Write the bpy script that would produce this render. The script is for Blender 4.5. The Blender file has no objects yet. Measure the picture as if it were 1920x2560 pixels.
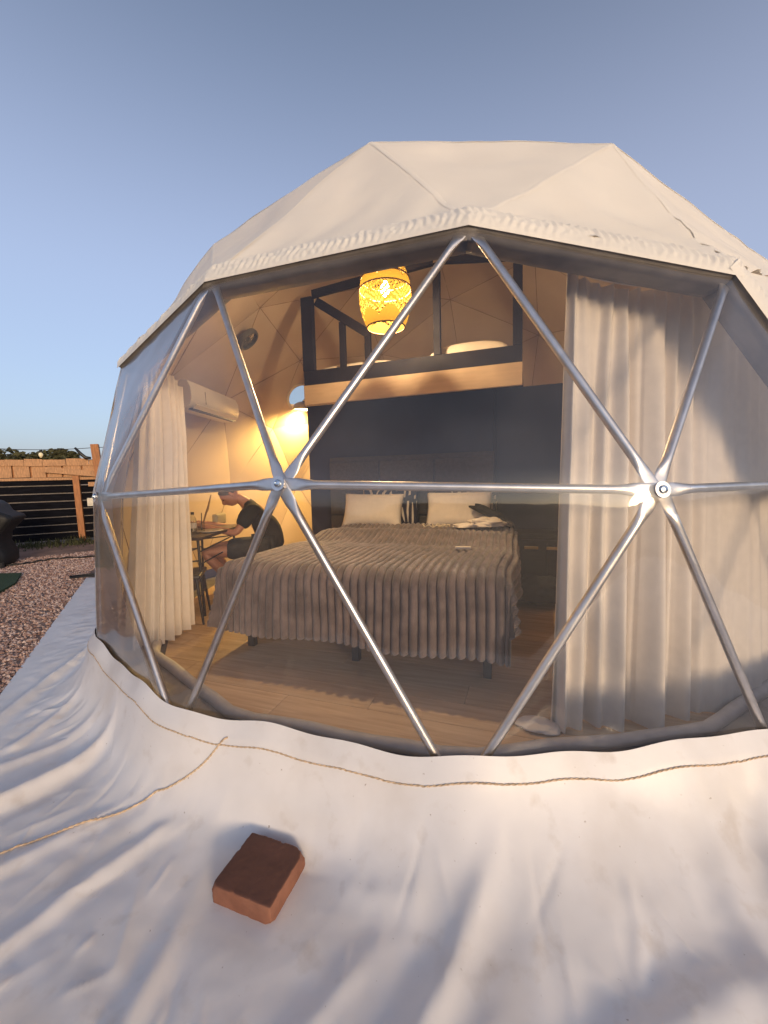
import bpy, bmesh, math, random
import numpy as np
from mathutils import Vector, Matrix, noise
from mathutils.geometry import delaunay_2d_cdt

rnd = random.Random(7)
D = bpy.data
scene = bpy.context.scene
COL = scene.collection
R = math.radians

# ------------------------------------------------------------------ camera, sky, sun, exposure
cam_d = D.cameras.new('camera')
cam = D.objects.new('camera', cam_d)
COL.objects.link(cam)
cam_d.sensor_fit = 'VERTICAL'
cam_d.sensor_height = 24.0
cam_d.lens = 24.0 * 1011.9 / 2560.0
cam_d.clip_start = 0.02
cam_d.clip_end = 3000
Mc = Matrix(((0.943299, -0.004649, 0.331912), (0.330963, 0.090001, -0.939342), (-0.025505, 0.995931, 0.086437)))
cam.matrix_world = Matrix.Translation((0.872, -4.165, 1.194)) @ Mc.to_4x4()
scene.camera = cam

SUN_DIR = Vector((0.72, -0.69, 0.0)).normalized()
SUN_ELEV = R(7.0)
world = D.worlds.new('World')
scene.world = world
world.use_nodes = True
wn = world.node_tree
for n in list(wn.nodes):
    wn.nodes.remove(n)
w_out = wn.nodes.new('ShaderNodeOutputWorld')
w_bg = wn.nodes.new('ShaderNodeBackground')
w_sky = wn.nodes.new('ShaderNodeTexSky')
w_sky.sky_type = 'NISHITA'
w_sky.sun_disc = False
w_sky.sun_elevation = SUN_ELEV
w_sky.sun_rotation = math.atan2(SUN_DIR.x, SUN_DIR.y)
w_sky.altitude = 600
w_sky.air_density = 1.0
w_sky.dust_density = 5.0
w_sky.ozone_density = 2.6
w_bg.inputs['Strength'].default_value = 0.14
w_tint = wn.nodes.new('ShaderNodeVectorMath')
w_tint.operation = 'MULTIPLY'
w_tint.inputs[1].default_value = (0.42, 0.42, 0.41)
wn.links.new(w_sky.outputs[0], w_tint.inputs[0])
w_tc = wn.nodes.new('ShaderNodeTexCoord')
w_sep = wn.nodes.new('ShaderNodeSeparateXYZ')
wn.links.new(w_tc.outputs['Generated'], w_sep.inputs[0])
w_veil = wn.nodes.new('ShaderNodeMapRange')           # twilight veil, thicker towards the horizon all round
w_veil.interpolation_type = 'SMOOTHSTEP'
w_veil.inputs[1].default_value = 0.35
w_veil.inputs[2].default_value = 0.95
w_veil.inputs[3].default_value = 1.0
w_veil.inputs[4].default_value = 0.15
wn.links.new(w_sep.outputs['Z'], w_veil.inputs[0])
w_vc = wn.nodes.new('ShaderNodeVectorMath')
w_vc.operation = 'SCALE'
w_vc.inputs[0].default_value = (0.95, 0.98, 1.28)
wn.links.new(w_veil.outputs[0], w_vc.inputs['Scale'])
w_lift = wn.nodes.new('ShaderNodeVectorMath')
w_lift.operation = 'ADD'
wn.links.new(w_tint.outputs[0], w_lift.inputs[0])
wn.links.new(w_vc.outputs[0], w_lift.inputs[1])
wn.links.new(w_lift.outputs[0], w_bg.inputs[0])
wn.links.new(w_bg.outputs[0], w_out.inputs[0])

sun_d = D.lights.new('sun', 'SUN')
sun_d.energy = 1.2
sun_d.angle = R(16)
sun_d.color = (1.0, 0.74, 0.48)
sun = D.objects.new('sun', sun_d)
COL.objects.link(sun)
to_sun = Vector((SUN_DIR.x * math.cos(SUN_ELEV), SUN_DIR.y * math.cos(SUN_ELEV), math.sin(SUN_ELEV)))
sun.rotation_euler = to_sun.to_track_quat('Z', 'Y').to_euler()
sun.location = to_sun * 30

vs = scene.view_settings
vs.view_transform = 'Standard'
vs.look = 'None'
vs.gamma = 1.0
vs.use_curve_mapping = False
vs.exposure = 1.3
scene.cycles.use_denoising = True
scene.cycles.max_bounces = 10
scene.cycles.transparent_max_bounces = 16
scene.cycles.sample_clamp_indirect = 6.0
scene.cycles.caustics_reflective = False
scene.cycles.caustics_refractive = False

# ------------------------------------------------------------------ materials
def newmat(name):
    m = D.materials.new(name)
    m.use_nodes = True
    nt = m.node_tree
    b = nt.nodes.get('Principled BSDF')
    return m, nt, b

def mat(name, col, rough=0.6, metal=0.0, var=0.12, scale=6.0, bump=0.0, bscale=40.0, spec=0.5, col2=None,
        stretch=None, sheen=0.0, detail=5.0):
    """principled with noise-varied colour and a fine bump"""
    m, nt, b = newmat(name)
    b.inputs['Roughness'].default_value = rough
    b.inputs['Metallic'].default_value = metal
    b.inputs['Specular IOR Level'].default_value = spec
    if sheen:
        b.inputs['Sheen Weight'].default_value = sheen
    tc = nt.nodes.new('ShaderNodeTexCoord')
    mp = nt.nodes.new('ShaderNodeMapping')
    nt.links.new(tc.outputs['Object'], mp.inputs[0])
    if stretch:
        mp.inputs['Scale'].default_value = stretch
    nz = nt.nodes.new('ShaderNodeTexNoise')
    nz.inputs['Scale'].default_value = scale
    nz.inputs['Detail'].default_value = detail
    nt.links.new(mp.outputs[0], nz.inputs['Vector'])
    rp = nt.nodes.new('ShaderNodeValToRGB')
    c2 = col2 or tuple(c * (1 - var) for c in col)
    c1 = col if col2 else tuple(min(1, c * (1 + var)) for c in col)
    rp.color_ramp.elements[0].position = 0.35
    rp.color_ramp.elements[1].position = 0.65
    rp.color_ramp.elements[0].color = (*c2, 1)
    rp.color_ramp.elements[1].color = (*c1, 1)
    nt.links.new(nz.outputs['Fac'], rp.inputs[0])
    nt.links.new(rp.outputs[0], b.inputs['Base Color'])
    if bump:
        bz = nt.nodes.new('ShaderNodeTexNoise')
        bz.inputs['Scale'].default_value = bscale
        bz.inputs['Detail'].default_value = 6
        nt.links.new(mp.outputs[0], bz.inputs['Vector'])
        bp = nt.nodes.new('ShaderNodeBump')
        bp.inputs['Strength'].default_value = bump
        bp.inputs['Distance'].default_value = 0.01
        nt.links.new(bz.outputs['Fac'], bp.inputs['Height'])
        nt.links.new(bp.outputs[0], b.inputs['Normal'])
    return m

M = {}
M['canvas'] = mat('white_canvas', (0.88, 0.84, 0.775), 0.55, var=0.025, scale=3, bump=0.05, bscale=60)
def let_light_through(m, col, amount):
    """thin cloth passes part of the daylight"""
    nt = m.node_tree
    out = nt.nodes.get('Material Output')
    b = nt.nodes['Principled BSDF']
    t = nt.nodes.new('ShaderNodeBsdfTranslucent')
    t.inputs[0].default_value = (*col, 1)
    mx = nt.nodes.new('ShaderNodeMixShader')
    mx.inputs[0].default_value = amount
    nt.links.new(b.outputs[0], mx.inputs[1])
    nt.links.new(t.outputs[0], mx.inputs[2])
    nt.links.new(mx.outputs[0], out.inputs[0])
let_light_through(M['canvas'], (0.90, 0.84, 0.76), 0.15)
M['vinyl_sheet'] = mat('white_vinyl', (0.78, 0.75, 0.74), 0.38, var=0.04, scale=5, bump=0.10, bscale=14)
M['steel'] = mat('galvanised_steel', (0.76, 0.74, 0.73), 0.34, 1.0, var=0.10, scale=14, bump=0.03, bscale=60)
M['steel_flat'] = mat('pressed_steel', (0.70, 0.69, 0.70), 0.33, 1.0, var=0.12, scale=40, bump=0.08, bscale=90)
M['bolt'] = mat('zinc_bolt', (0.65, 0.72, 0.80), 0.25, 1.0, var=0.1, scale=50)
M['liner'] = mat('liner_cotton', (0.62, 0.50, 0.38), 0.85, var=0.05, scale=2.5, bump=0.04, bscale=30)
let_light_through(M['liner'], (0.75, 0.60, 0.46), 0.22)
M['seam'] = mat('seam_piping', (0.30, 0.215, 0.15), 0.8, var=0.15)
M['grey_trim'] = mat('grey_trim', (0.20, 0.18, 0.165), 0.5, var=0.15, scale=12, bump=0.05)
M['padding'] = mat('pale_padding', (0.50, 0.47, 0.46), 0.6, var=0.08, scale=15, bump=0.05)
M['deck'] = mat('dark_grey_deck', (0.12, 0.11, 0.105), 0.7, var=0.3, scale=8)  # even dark grey of the platform deck
M['curtain'] = mat('grey_curtain', (0.76, 0.69, 0.61), 0.85, var=0.03, scale=20, bump=0.05, bscale=160, sheen=0.3)
M['navy_wall'] = mat('navy_wall', (0.026, 0.030, 0.068), 0.55, var=0.15, scale=3)
M['navy_wood'] = mat('navy_wood', (0.016, 0.014, 0.021), 0.6, spec=0.2, var=0.15, scale=6)
M['beam'] = mat('beige_board', (0.62, 0.47, 0.33), 0.6, var=0.06, scale=5, stretch=(1, 6, 6))
M['head'] = mat('grey_upholstery', (0.085, 0.075, 0.07), 0.85, var=0.12, scale=30, bump=0.05, bscale=200)
M['black_metal'] = mat('black_metal', (0.018, 0.018, 0.02), 0.45, var=0.2, scale=20)
M['mattress'] = mat('mattress_fabric', (0.7, 0.68, 0.64), 0.85, var=0.04)
M['pillow'] = mat('white_linen', (0.78, 0.72, 0.66), 0.85, var=0.03, scale=20, bump=0.06, bscale=150)
M['black_cloth'] = mat('black_cloth', (0.016, 0.017, 0.02), 0.85, var=0.25, scale=25, bump=0.1, bscale=60)
M['white_cloth'] = mat('white_cloth', (0.80, 0.74, 0.68), 0.85, var=0.05, scale=20, bump=0.08, bscale=60)
M['cable_white'] = mat('white_cable', (0.75, 0.66, 0.5), 0.5, var=0.05)
M['plastic_white'] = mat('white_plastic', (0.72, 0.67, 0.62), 0.4, var=0.03)
M['gold'] = mat('brass_handle', (0.55, 0.38, 0.16), 0.35, 0.8, var=0.1)
M['dark_wood'] = mat('dark_wood', (0.020, 0.016, 0.015), 0.5, var=0.3, scale=5, stretch=(1, 8, 8))
M['orange_wood'] = mat('orange_stained_wood', (0.36, 0.145, 0.050), 0.65, var=0.22, scale=6, stretch=(9, 9, 1), bump=0.12, bscale=30)
M['pale_wood'] = mat('pale_board', (0.44, 0.235, 0.115), 0.7, var=0.22, scale=7, stretch=(9, 9, 1.5), bump=0.12, bscale=30)
M['fence_dark'] = mat('dark_stained_slat', (0.006, 0.006, 0.009), 0.9, spec=0.1, var=0.4, scale=5, stretch=(1, 1, 8))
M['gap_light'] = mat('pale_gap_light', (0.17, 0.145, 0.125), 0.75, var=0.2, scale=8)
M['tin'] = mat('galvanised_box', (0.45, 0.42, 0.36), 0.5, 0.3, var=0.15, scale=20)
M['black_cover'] = mat('black_tarpaulin', (0.010, 0.010, 0.011), 0.6, var=0.3, scale=6, bump=0.1, bscale=12)
M['cable'] = mat('black_cable', (0.015, 0.014, 0.014), 0.6, var=0.2)
M['turf'] = mat('green_turf', (0.025, 0.055, 0.020), 0.9, var=0.35, scale=60, bump=0.3, bscale=200)
M['grass'] = mat('dry_grass', (0.050, 0.052, 0.020), 0.9, var=0.45, scale=9)
M['leaf'] = mat('tree_leaf', (0.055, 0.055, 0.022), 0.85, var=0.4, scale=3)
M['bark'] = mat('tree_bark', (0.10, 0.07, 0.05), 0.9, var=0.3)
M['rope'] = mat('jute_rope', (0.62, 0.46, 0.31), 0.9, var=0.25, scale=60, bump=0.4, bscale=160)
M['skin'] = mat('skin', (0.38, 0.18, 0.115), 0.55, var=0.06, scale=20)
M['hair'] = mat('grey_hair', (0.10, 0.075, 0.06), 0.8, var=0.2, scale=60, bump=0.2, bscale=150)
M['shirt'] = mat('black_shirt', (0.020, 0.017, 0.016), 0.9, var=0.3, scale=9, bump=0.7, bscale=14)
M['shorts'] = mat('charcoal_shorts', (0.045, 0.043, 0.042), 0.9, var=0.2, scale=20, bump=0.08, bscale=50)
M['shoe'] = mat('black_shoe', (0.015, 0.015, 0.016), 0.6, var=0.2)
M['ceramic'] = mat('pale_ceramic', (0.55, 0.50, 0.44), 0.3, var=0.04)
M['tabletop'] = mat('dark_tabletop', (0.05, 0.032, 0.024), 0.35, var=0.25, scale=6, stretch=(1, 9, 1))
M['stick'] = mat('brown_stick', (0.20, 0.12, 0.07), 0.7, var=0.2)
M['fan'] = mat('grey_fan', (0.10, 0.10, 0.10), 0.5, var=0.2, scale=20)
M['case'] = mat('olive_case', (0.30, 0.26, 0.18), 0.7, var=0.1)

def schlick(nt, f0, gain=1.0):
    """reflectance by viewing angle, the same from both sides of a thin sheet"""
    ge = nt.nodes.new('ShaderNodeNewGeometry')
    dt = nt.nodes.new('ShaderNodeVectorMath')
    dt.operation = 'DOT_PRODUCT'
    nt.links.new(ge.outputs['Incoming'], dt.inputs[0])
    nt.links.new(ge.outputs['Normal'], dt.inputs[1])
    def mth(op, a, b=None):
        m_ = nt.nodes.new('ShaderNodeMath')
        m_.operation = op
        for k, x in enumerate((a, b)):
            if x is None: continue
            if isinstance(x, (int, float)): m_.inputs[k].default_value = x
            else: nt.links.new(x, m_.inputs[k])
        return m_.outputs[0]
    c = mth('ABSOLUTE', dt.outputs['Value'])
    p = mth('POWER', mth('SUBTRACT', 1.0, c), 5.0)
    f = mth('ADD', mth('MULTIPLY', p, 1 - f0), f0)
    return mth('MINIMUM', mth('MULTIPLY', f, gain), 1.0)

def sheet_dirt(m):
    """faint brown smudges and specks of grit on the sheet"""
    nt = m.node_tree
    b = nt.nodes['Principled BSDF']
    src = b.inputs['Base Color'].links[0].from_socket
    tc = nt.nodes.new('ShaderNodeTexCoord')
    def layer(src, scale, lo, hi, amt, col, det=6):
        nz = nt.nodes.new('ShaderNodeTexNoise')
        nz.inputs['Scale'].default_value = scale
        nz.inputs['Detail'].default_value = det
        nt.links.new(tc.outputs['Object'], nz.inputs['Vector'])
        mr = nt.nodes.new('ShaderNodeMapRange')
        mr.inputs[1].default_value = lo
        mr.inputs[2].default_value = hi
        mr.inputs[3].default_value = 0
        mr.inputs[4].default_value = amt
        nt.links.new(nz.outputs['Fac'], mr.inputs[0])
        mx = nt.nodes.new('ShaderNodeMixRGB')
        nt.links.new(mr.outputs[0], mx.inputs[0])
        nt.links.new(src, mx.inputs[1])
        mx.inputs[2].default_value = (*col, 1)
        return mx.outputs[0]
    o = layer(src, 3.1, 0.50, 0.80, 0.55, (0.56, 0.49, 0.43))
    o = layer(o, 11, 0.60, 0.78, 0.45, (0.50, 0.42, 0.35))
    o = layer(o, 60, 0.74, 0.80, 0.7, (0.28, 0.20, 0.15), 2)
    nt.links.new(o, b.inputs['Base Color'])
sheet_dirt(M['vinyl_sheet'])

def mat_glass(name, col, alpha=0.75):
    m, nt, b = newmat(name)
    out = nt.nodes.get('Material Output')
    tr = nt.nodes.new('ShaderNodeBsdfTransparent')
    tr.inputs[0].default_value = (*col, 1)
    gl = nt.nodes.new('ShaderNodeBsdfGlossy')
    gl.inputs['Roughness'].default_value = 0.06
    mx = nt.nodes.new('ShaderNodeMixShader')
    nt.links.new(schlick(nt, 0.04), mx.inputs[0])
    nt.links.new(tr.outputs[0], mx.inputs[1])
    nt.links.new(gl.outputs[0], mx.inputs[2])
    nt.links.new(mx.outputs[0], out.inputs[0])
    return m
M['glass'] = mat_glass('clear_glass', (0.86, 0.88, 0.84))

def mat_film():
    """clear vinyl: see-through, a sharp reflection by angle, and a pale layer of dust and painted haze"""
    m, nt, b = newmat('clear_vinyl_film')
    out = nt.nodes.get('Material Output')
    tr = nt.nodes.new('ShaderNodeBsdfTransparent')
    tr.inputs[0].default_value = (0.95, 0.94, 0.94, 1)
    gl = nt.nodes.new('ShaderNodeBsdfGlossy')
    gl.inputs['Roughness'].default_value = 0.045
    mx = nt.nodes.new('ShaderNodeMixShader')
    nt.links.new(schlick(nt, 0.06, 1.2), mx.inputs[0])
    nt.links.new(tr.outputs[0], mx.inputs[1])
    nt.links.new(gl.outputs[0], mx.inputs[2])
    g2 = nt.nodes.new('ShaderNodeBsdfGlossy')          # broad second gloss added for the milky haze of reflected sky
    g2.inputs['Roughness'].default_value = 0.32
    mg = nt.nodes.new('ShaderNodeMixShader')
    nt.links.new(schlick(nt, 0.025, 0.9), mg.inputs[0])
    nt.links.new(mx.outputs[0], mg.inputs[1])
    nt.links.new(g2.outputs[0], mg.inputs[2])
    mx = mg
    df = nt.nodes.new('ShaderNodeBsdfDiffuse')  # pale diffuse layer: dust plus a whitish veil painted in
    df.inputs[0].default_value = (0.75, 0.72, 0.72, 1)
    tc = nt.nodes.new('ShaderNodeTexCoord')
    nz = nt.nodes.new('ShaderNodeTexNoise')
    nz.inputs['Scale'].default_value = 2.2
    nz.inputs['Detail'].default_value = 6
    nt.links.new(tc.outputs['Object'], nz.inputs['Vector'])
    mr = nt.nodes.new('ShaderNodeMapRange')
    mr.inputs[1].default_value = 0.4
    mr.inputs[2].default_value = 0.75
    mr.inputs[3].default_value = 0.010
    mr.inputs[4].default_value = 0.045
    nt.links.new(nz.outputs['Fac'], mr.inputs[0])
    mx2 = nt.nodes.new('ShaderNodeMixShader')
    nt.links.new(mr.outputs[0], mx2.inputs[0])
    nt.links.new(mx.outputs[0], mx2.inputs[1])
    nt.links.new(df.outputs[0], mx2.inputs[2])
    nt.links.new(mx2.outputs[0], out.inputs[0])
    return m
M['film'] = mat_film()

def mat_emit(name, col, strength):
    m, nt, b = newmat(name)
    b.inputs['Base Color'].default_value = (*col, 1)
    b.inputs['Emission Color'].default_value = (*col, 1)
    b.inputs['Emission Strength'].default_value = strength
    return m
M['bulb'] = mat_emit('lit_bulb', (1.0, 0.62, 0.22), 30)
M['garden_bulb'] = mat('frosted_bulb', (0.85, 0.75, 0.5), 0.3, var=0.05)
M['sconce_lit'] = mat_emit('lit_diffuser', (1.0, 0.66, 0.22), 14)

def mat_shade():
    m, nt, b = newmat('woven_rattan')
    out = nt.nodes.get('Material Output')
    d = nt.nodes.new('ShaderNodeBsdfDiffuse')
    d.inputs[0].default_value = (0.17, 0.112, 0.024, 1)
    t = nt.nodes.new('ShaderNodeBsdfTranslucent')
    t.inputs[0].default_value = (0.042, 0.026, 0.0035, 1)
    mx = nt.nodes.new('ShaderNodeMixShader')
    mx.inputs[0].default_value = 0.55
    nt.links.new(d.outputs[0], mx.inputs[1])
    nt.links.new(t.outputs[0], mx.inputs[2])
    nt.links.new(mx.outputs[0], out.inputs[0])
    return m
M['shade'] = mat_shade()

def mat_plank(name, c1, c2, dark):
    m, nt, b = newmat(name)
    tc = nt.nodes.new('ShaderNodeTexCoord')
    oi = nt.nodes.new('ShaderNodeObjectInfo')
    mp = nt.nodes.new('ShaderNodeMapping')
    mp.inputs['Scale'].default_value = (0.9, 14, 1)
    nt.links.new(tc.outputs['Object'], mp.inputs[0])
    add = nt.nodes.new('ShaderNodeVectorMath')
    add.operation = 'ADD'
    sc = nt.nodes.new('ShaderNodeVectorMath')
    sc.operation = 'SCALE'
    sc.inputs[0].default_value = (37, 53, 11)
    nt.links.new(oi.outputs['Random'], sc.inputs['Scale'])
    nt.links.new(mp.outputs[0], add.inputs[0])
    nt.links.new(sc.outputs[0], add.inputs[1])
    nz = nt.nodes.new('ShaderNodeTexNoise')
    nz.inputs['Scale'].default_value = 3.0
    nz.inputs['Detail'].default_value = 8
    nz.inputs['Distortion'].default_value = 0.6
    nt.links.new(add.outputs[0], nz.inputs['Vector'])
    rp = nt.nodes.new('ShaderNodeValToRGB')
    rp.color_ramp.elements[0].position = 0.3
    rp.color_ramp.elements[1].position = 0.68
    rp.color_ramp.elements[0].color = (*c2, 1)
    rp.color_ramp.elements[1].color = (*c1, 1)
    nt.links.new(nz.outputs['Fac'], rp.inputs[0])
    # knots
    mp2 = nt.nodes.new('ShaderNodeMapping')
    mp2.inputs['Scale'].default_value = (1.6, 4.5, 1)
    nt.links.new(tc.outputs['Object'], mp2.inputs[0])
    vo = nt.nodes.new('ShaderNodeTexVoronoi')
    vo.inputs['Scale'].default_value = 1.1
    nt.links.new(mp2.outputs[0], vo.inputs['Vector'])
    kr = nt.nodes.new('ShaderNodeMapRange')
    kr.inputs[1].default_value = 0.02
    kr.inputs[2].default_value = 0.13
    kr.inputs[3].default_value = 0.75
    kr.inputs[4].default_value = 0.0
    nt.links.new(vo.outputs['Distance'], kr.inputs[0])
    mx = nt.nodes.new('ShaderNodeMixRGB')
    nt.links.new(kr.outputs[0], mx.inputs[0])
    nt.links.new(rp.outputs[0], mx.inputs[1])
    mx.inputs[2].default_value = (*dark, 1)
    hs = nt.nodes.new('ShaderNodeHueSaturation')
    mr = nt.nodes.new('ShaderNodeMapRange')
    mr.inputs[3].default_value = 0.82
    mr.inputs[4].default_value = 1.12
    nt.links.new(oi.outputs['Random'], mr.inputs[0])
    nt.links.new(mr.outputs[0], hs.inputs['Value'])
    nt.links.new(mx.outputs[0], hs.inputs['Color'])
    nt.links.new(hs.outputs[0], b.inputs['Base Color'])
    b.inputs['Roughness'].default_value = 0.5
    return m
M['plank'] = mat_plank('oak_plank', (0.60, 0.42, 0.26), (0.43, 0.28, 0.16), (0.18, 0.10, 0.055))

def mat_brick():
    m, nt, b = newmat('fired_clay')
    tc = nt.nodes.new('ShaderNodeTexCoord')
    nz = nt.nodes.new('ShaderNodeTexNoise')
    nz.inputs['Scale'].default_value = 14
    nz.inputs['Detail'].default_value = 8
    nt.links.new(tc.outputs['Object'], nz.inputs['Vector'])
    rp = nt.nodes.new('ShaderNodeValToRGB')
    rp.color_ramp.elements[0].position = 0.3
    rp.color_ramp.elements[1].position = 0.7
    rp.color_ramp.elements[0].color = (0.19, 0.075, 0.045, 1)
    rp.color_ramp.elements[1].color = (0.29, 0.125, 0.075, 1)
    nt.links.new(nz.outputs['Fac'], rp.inputs[0])
    # upper face painted darker: the low warm sun lights only the sides
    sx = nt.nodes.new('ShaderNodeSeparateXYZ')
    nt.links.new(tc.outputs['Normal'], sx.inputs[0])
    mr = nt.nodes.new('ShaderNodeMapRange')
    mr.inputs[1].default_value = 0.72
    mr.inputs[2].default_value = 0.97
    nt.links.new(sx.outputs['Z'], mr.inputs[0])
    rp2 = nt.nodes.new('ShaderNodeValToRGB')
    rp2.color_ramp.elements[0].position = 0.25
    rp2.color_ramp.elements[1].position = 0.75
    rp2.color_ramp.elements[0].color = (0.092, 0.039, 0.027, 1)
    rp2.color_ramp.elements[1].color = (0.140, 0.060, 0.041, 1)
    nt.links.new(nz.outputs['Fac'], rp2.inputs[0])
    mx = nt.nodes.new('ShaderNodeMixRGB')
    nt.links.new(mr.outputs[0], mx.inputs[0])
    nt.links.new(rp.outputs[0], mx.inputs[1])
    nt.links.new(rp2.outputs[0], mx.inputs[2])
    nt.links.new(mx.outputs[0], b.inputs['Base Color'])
    b.inputs['Roughness'].default_value = 0.85
    bz = nt.nodes.new('ShaderNodeTexNoise')
    bz.inputs['Scale'].default_value = 70
    bz.inputs['Detail'].default_value = 8
    nt.links.new(tc.outputs['Object'], bz.inputs['Vector'])
    bp = nt.nodes.new('ShaderNodeBump')
    bp.inputs['Strength'].default_value = 0.25
    bp.inputs['Distance'].default_value = 0.006
    nt.links.new(bz.outputs['Fac'], bp.inputs['Height'])
    nt.links.new(bp.outputs[0], b.inputs['Normal'])
    return m
M['brick'] = mat_brick()

def mat_ground():
    m = mat('dry_earth', (0.26, 0.165, 0.125), 0.95, var=0.25, scale=3, bump=0.5, bscale=60)
    return m
M['ground'] = mat_ground()

def mat_pebble():
    m, nt, b = newmat('pink_gravel')
    oi = nt.nodes.new('ShaderNodeTexCoord')
    vo = nt.nodes.new('ShaderNodeTexVoronoi')
    vo.inputs['Scale'].default_value = 45
    nt.links.new(oi.outputs['Object'], vo.inputs['Vector'])
    sx = nt.nodes.new('ShaderNodeSeparateXYZ')
    nt.links.new(vo.outputs['Color'], sx.inputs[0])
    rp = nt.nodes.new('ShaderNodeValToRGB')
    e = rp.color_ramp.elements
    e[0].color = (0.22, 0.125, 0.10, 1)
    e[1].color = (0.66, 0.52, 0.46, 1)
    x = e.new(0.5)
    x.color = (0.42, 0.265, 0.215, 1)
    nt.links.new(sx.outputs[0], rp.inputs[0])
    nt.links.new(rp.outputs[0], b.inputs['Base Color'])
    b.inputs['Roughness'].default_value = 0.85
    return m
M['pebble'] = mat_pebble()

def mat_print(name, sc, seed):
    """white strokes printed on navy cotton"""
    m, nt, b = newmat(name)
    tc = nt.nodes.new('ShaderNodeTexCoord')
    mp = nt.nodes.new('ShaderNodeMapping')
    mp.inputs['Location'].default_value = (seed, seed * 0.7, 0)
    nt.links.new(tc.outputs['Object'], mp.inputs[0])
    vo = nt.nodes.new('ShaderNodeTexVoronoi')
    vo.feature = 'DISTANCE_TO_EDGE'
    vo.inputs['Scale'].default_value = sc * 0.35
    nt.links.new(mp.outputs[0], vo.inputs['Vector'])
    vc = nt.nodes.new('ShaderNodeTexVoronoi')
    vc.inputs['Scale'].default_value = sc * 0.35
    nt.links.new(mp.outputs[0], vc.inputs['Vector'])
    # strokes: stripes turned by the cell's own random angle
    sep = nt.nodes.new('ShaderNodeSeparateXYZ')
    nt.links.new(vc.outputs['Color'], sep.inputs[0])
    ang = nt.nodes.new('ShaderNodeMath')
    ang.operation = 'MULTIPLY'
    ang.inputs[1].default_value = 6.28
    nt.links.new(sep.outputs[0], ang.inputs[0])
    rot = nt.nodes.new('ShaderNodeVectorRotate')
    rot.rotation_type = 'Y_AXIS'
    nt.links.new(mp.outputs[0], rot.inputs['Vector'])
    nt.links.new(ang.outputs[0], rot.inputs['Angle'])
    wv = nt.nodes.new('ShaderNodeTexWave')
    wv.inputs['Scale'].default_value = sc * 0.42
    wv.inputs['Distortion'].default_value = 1.2
    nt.links.new(rot.outputs[0], wv.inputs['Vector'])
    gt = nt.nodes.new('ShaderNodeMath')
    gt.operation = 'GREATER_THAN'
    gt.inputs[1].default_value = 0.66
    nt.links.new(wv.outputs['Fac'], gt.inputs[0])
    g2 = nt.nodes.new('ShaderNodeMath')
    g2.operation = 'GREATER_THAN'
    g2.inputs[1].default_value = 0.07
    nt.links.new(vo.outputs['Distance'], g2.inputs[0])
    mu = nt.nodes.new('ShaderNodeMath')
    mu.operation = 'MULTIPLY'
    nt.links.new(gt.outputs[0], mu.inputs[0])
    nt.links.new(g2.outputs[0], mu.inputs[1])
    mx = nt.nodes.new('ShaderNodeMixRGB')
    mx.inputs[1].default_value = (0.020, 0.020, 0.045, 1)
    mx.inputs[2].default_value = (0.66, 0.60, 0.54, 1)
    nt.links.new(mu.outputs[0], mx.inputs[0])
    nt.links.new(mx.outputs[0], b.inputs['Base Color'])
    b.inputs['Roughness'].default_value = 0.85
    return m
M['print1'] = mat_print('navy_print_a', 15, 0.3)

def mat_blanket():
    m = mat('ribbed_plush', (0.160, 0.124, 0.118), 0.95, var=0.32, scale=9, bump=0.5, bscale=160, sheen=0.5, spec=0.2, detail=8)
    return m
M['blanket'] = mat_blanket()

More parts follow.
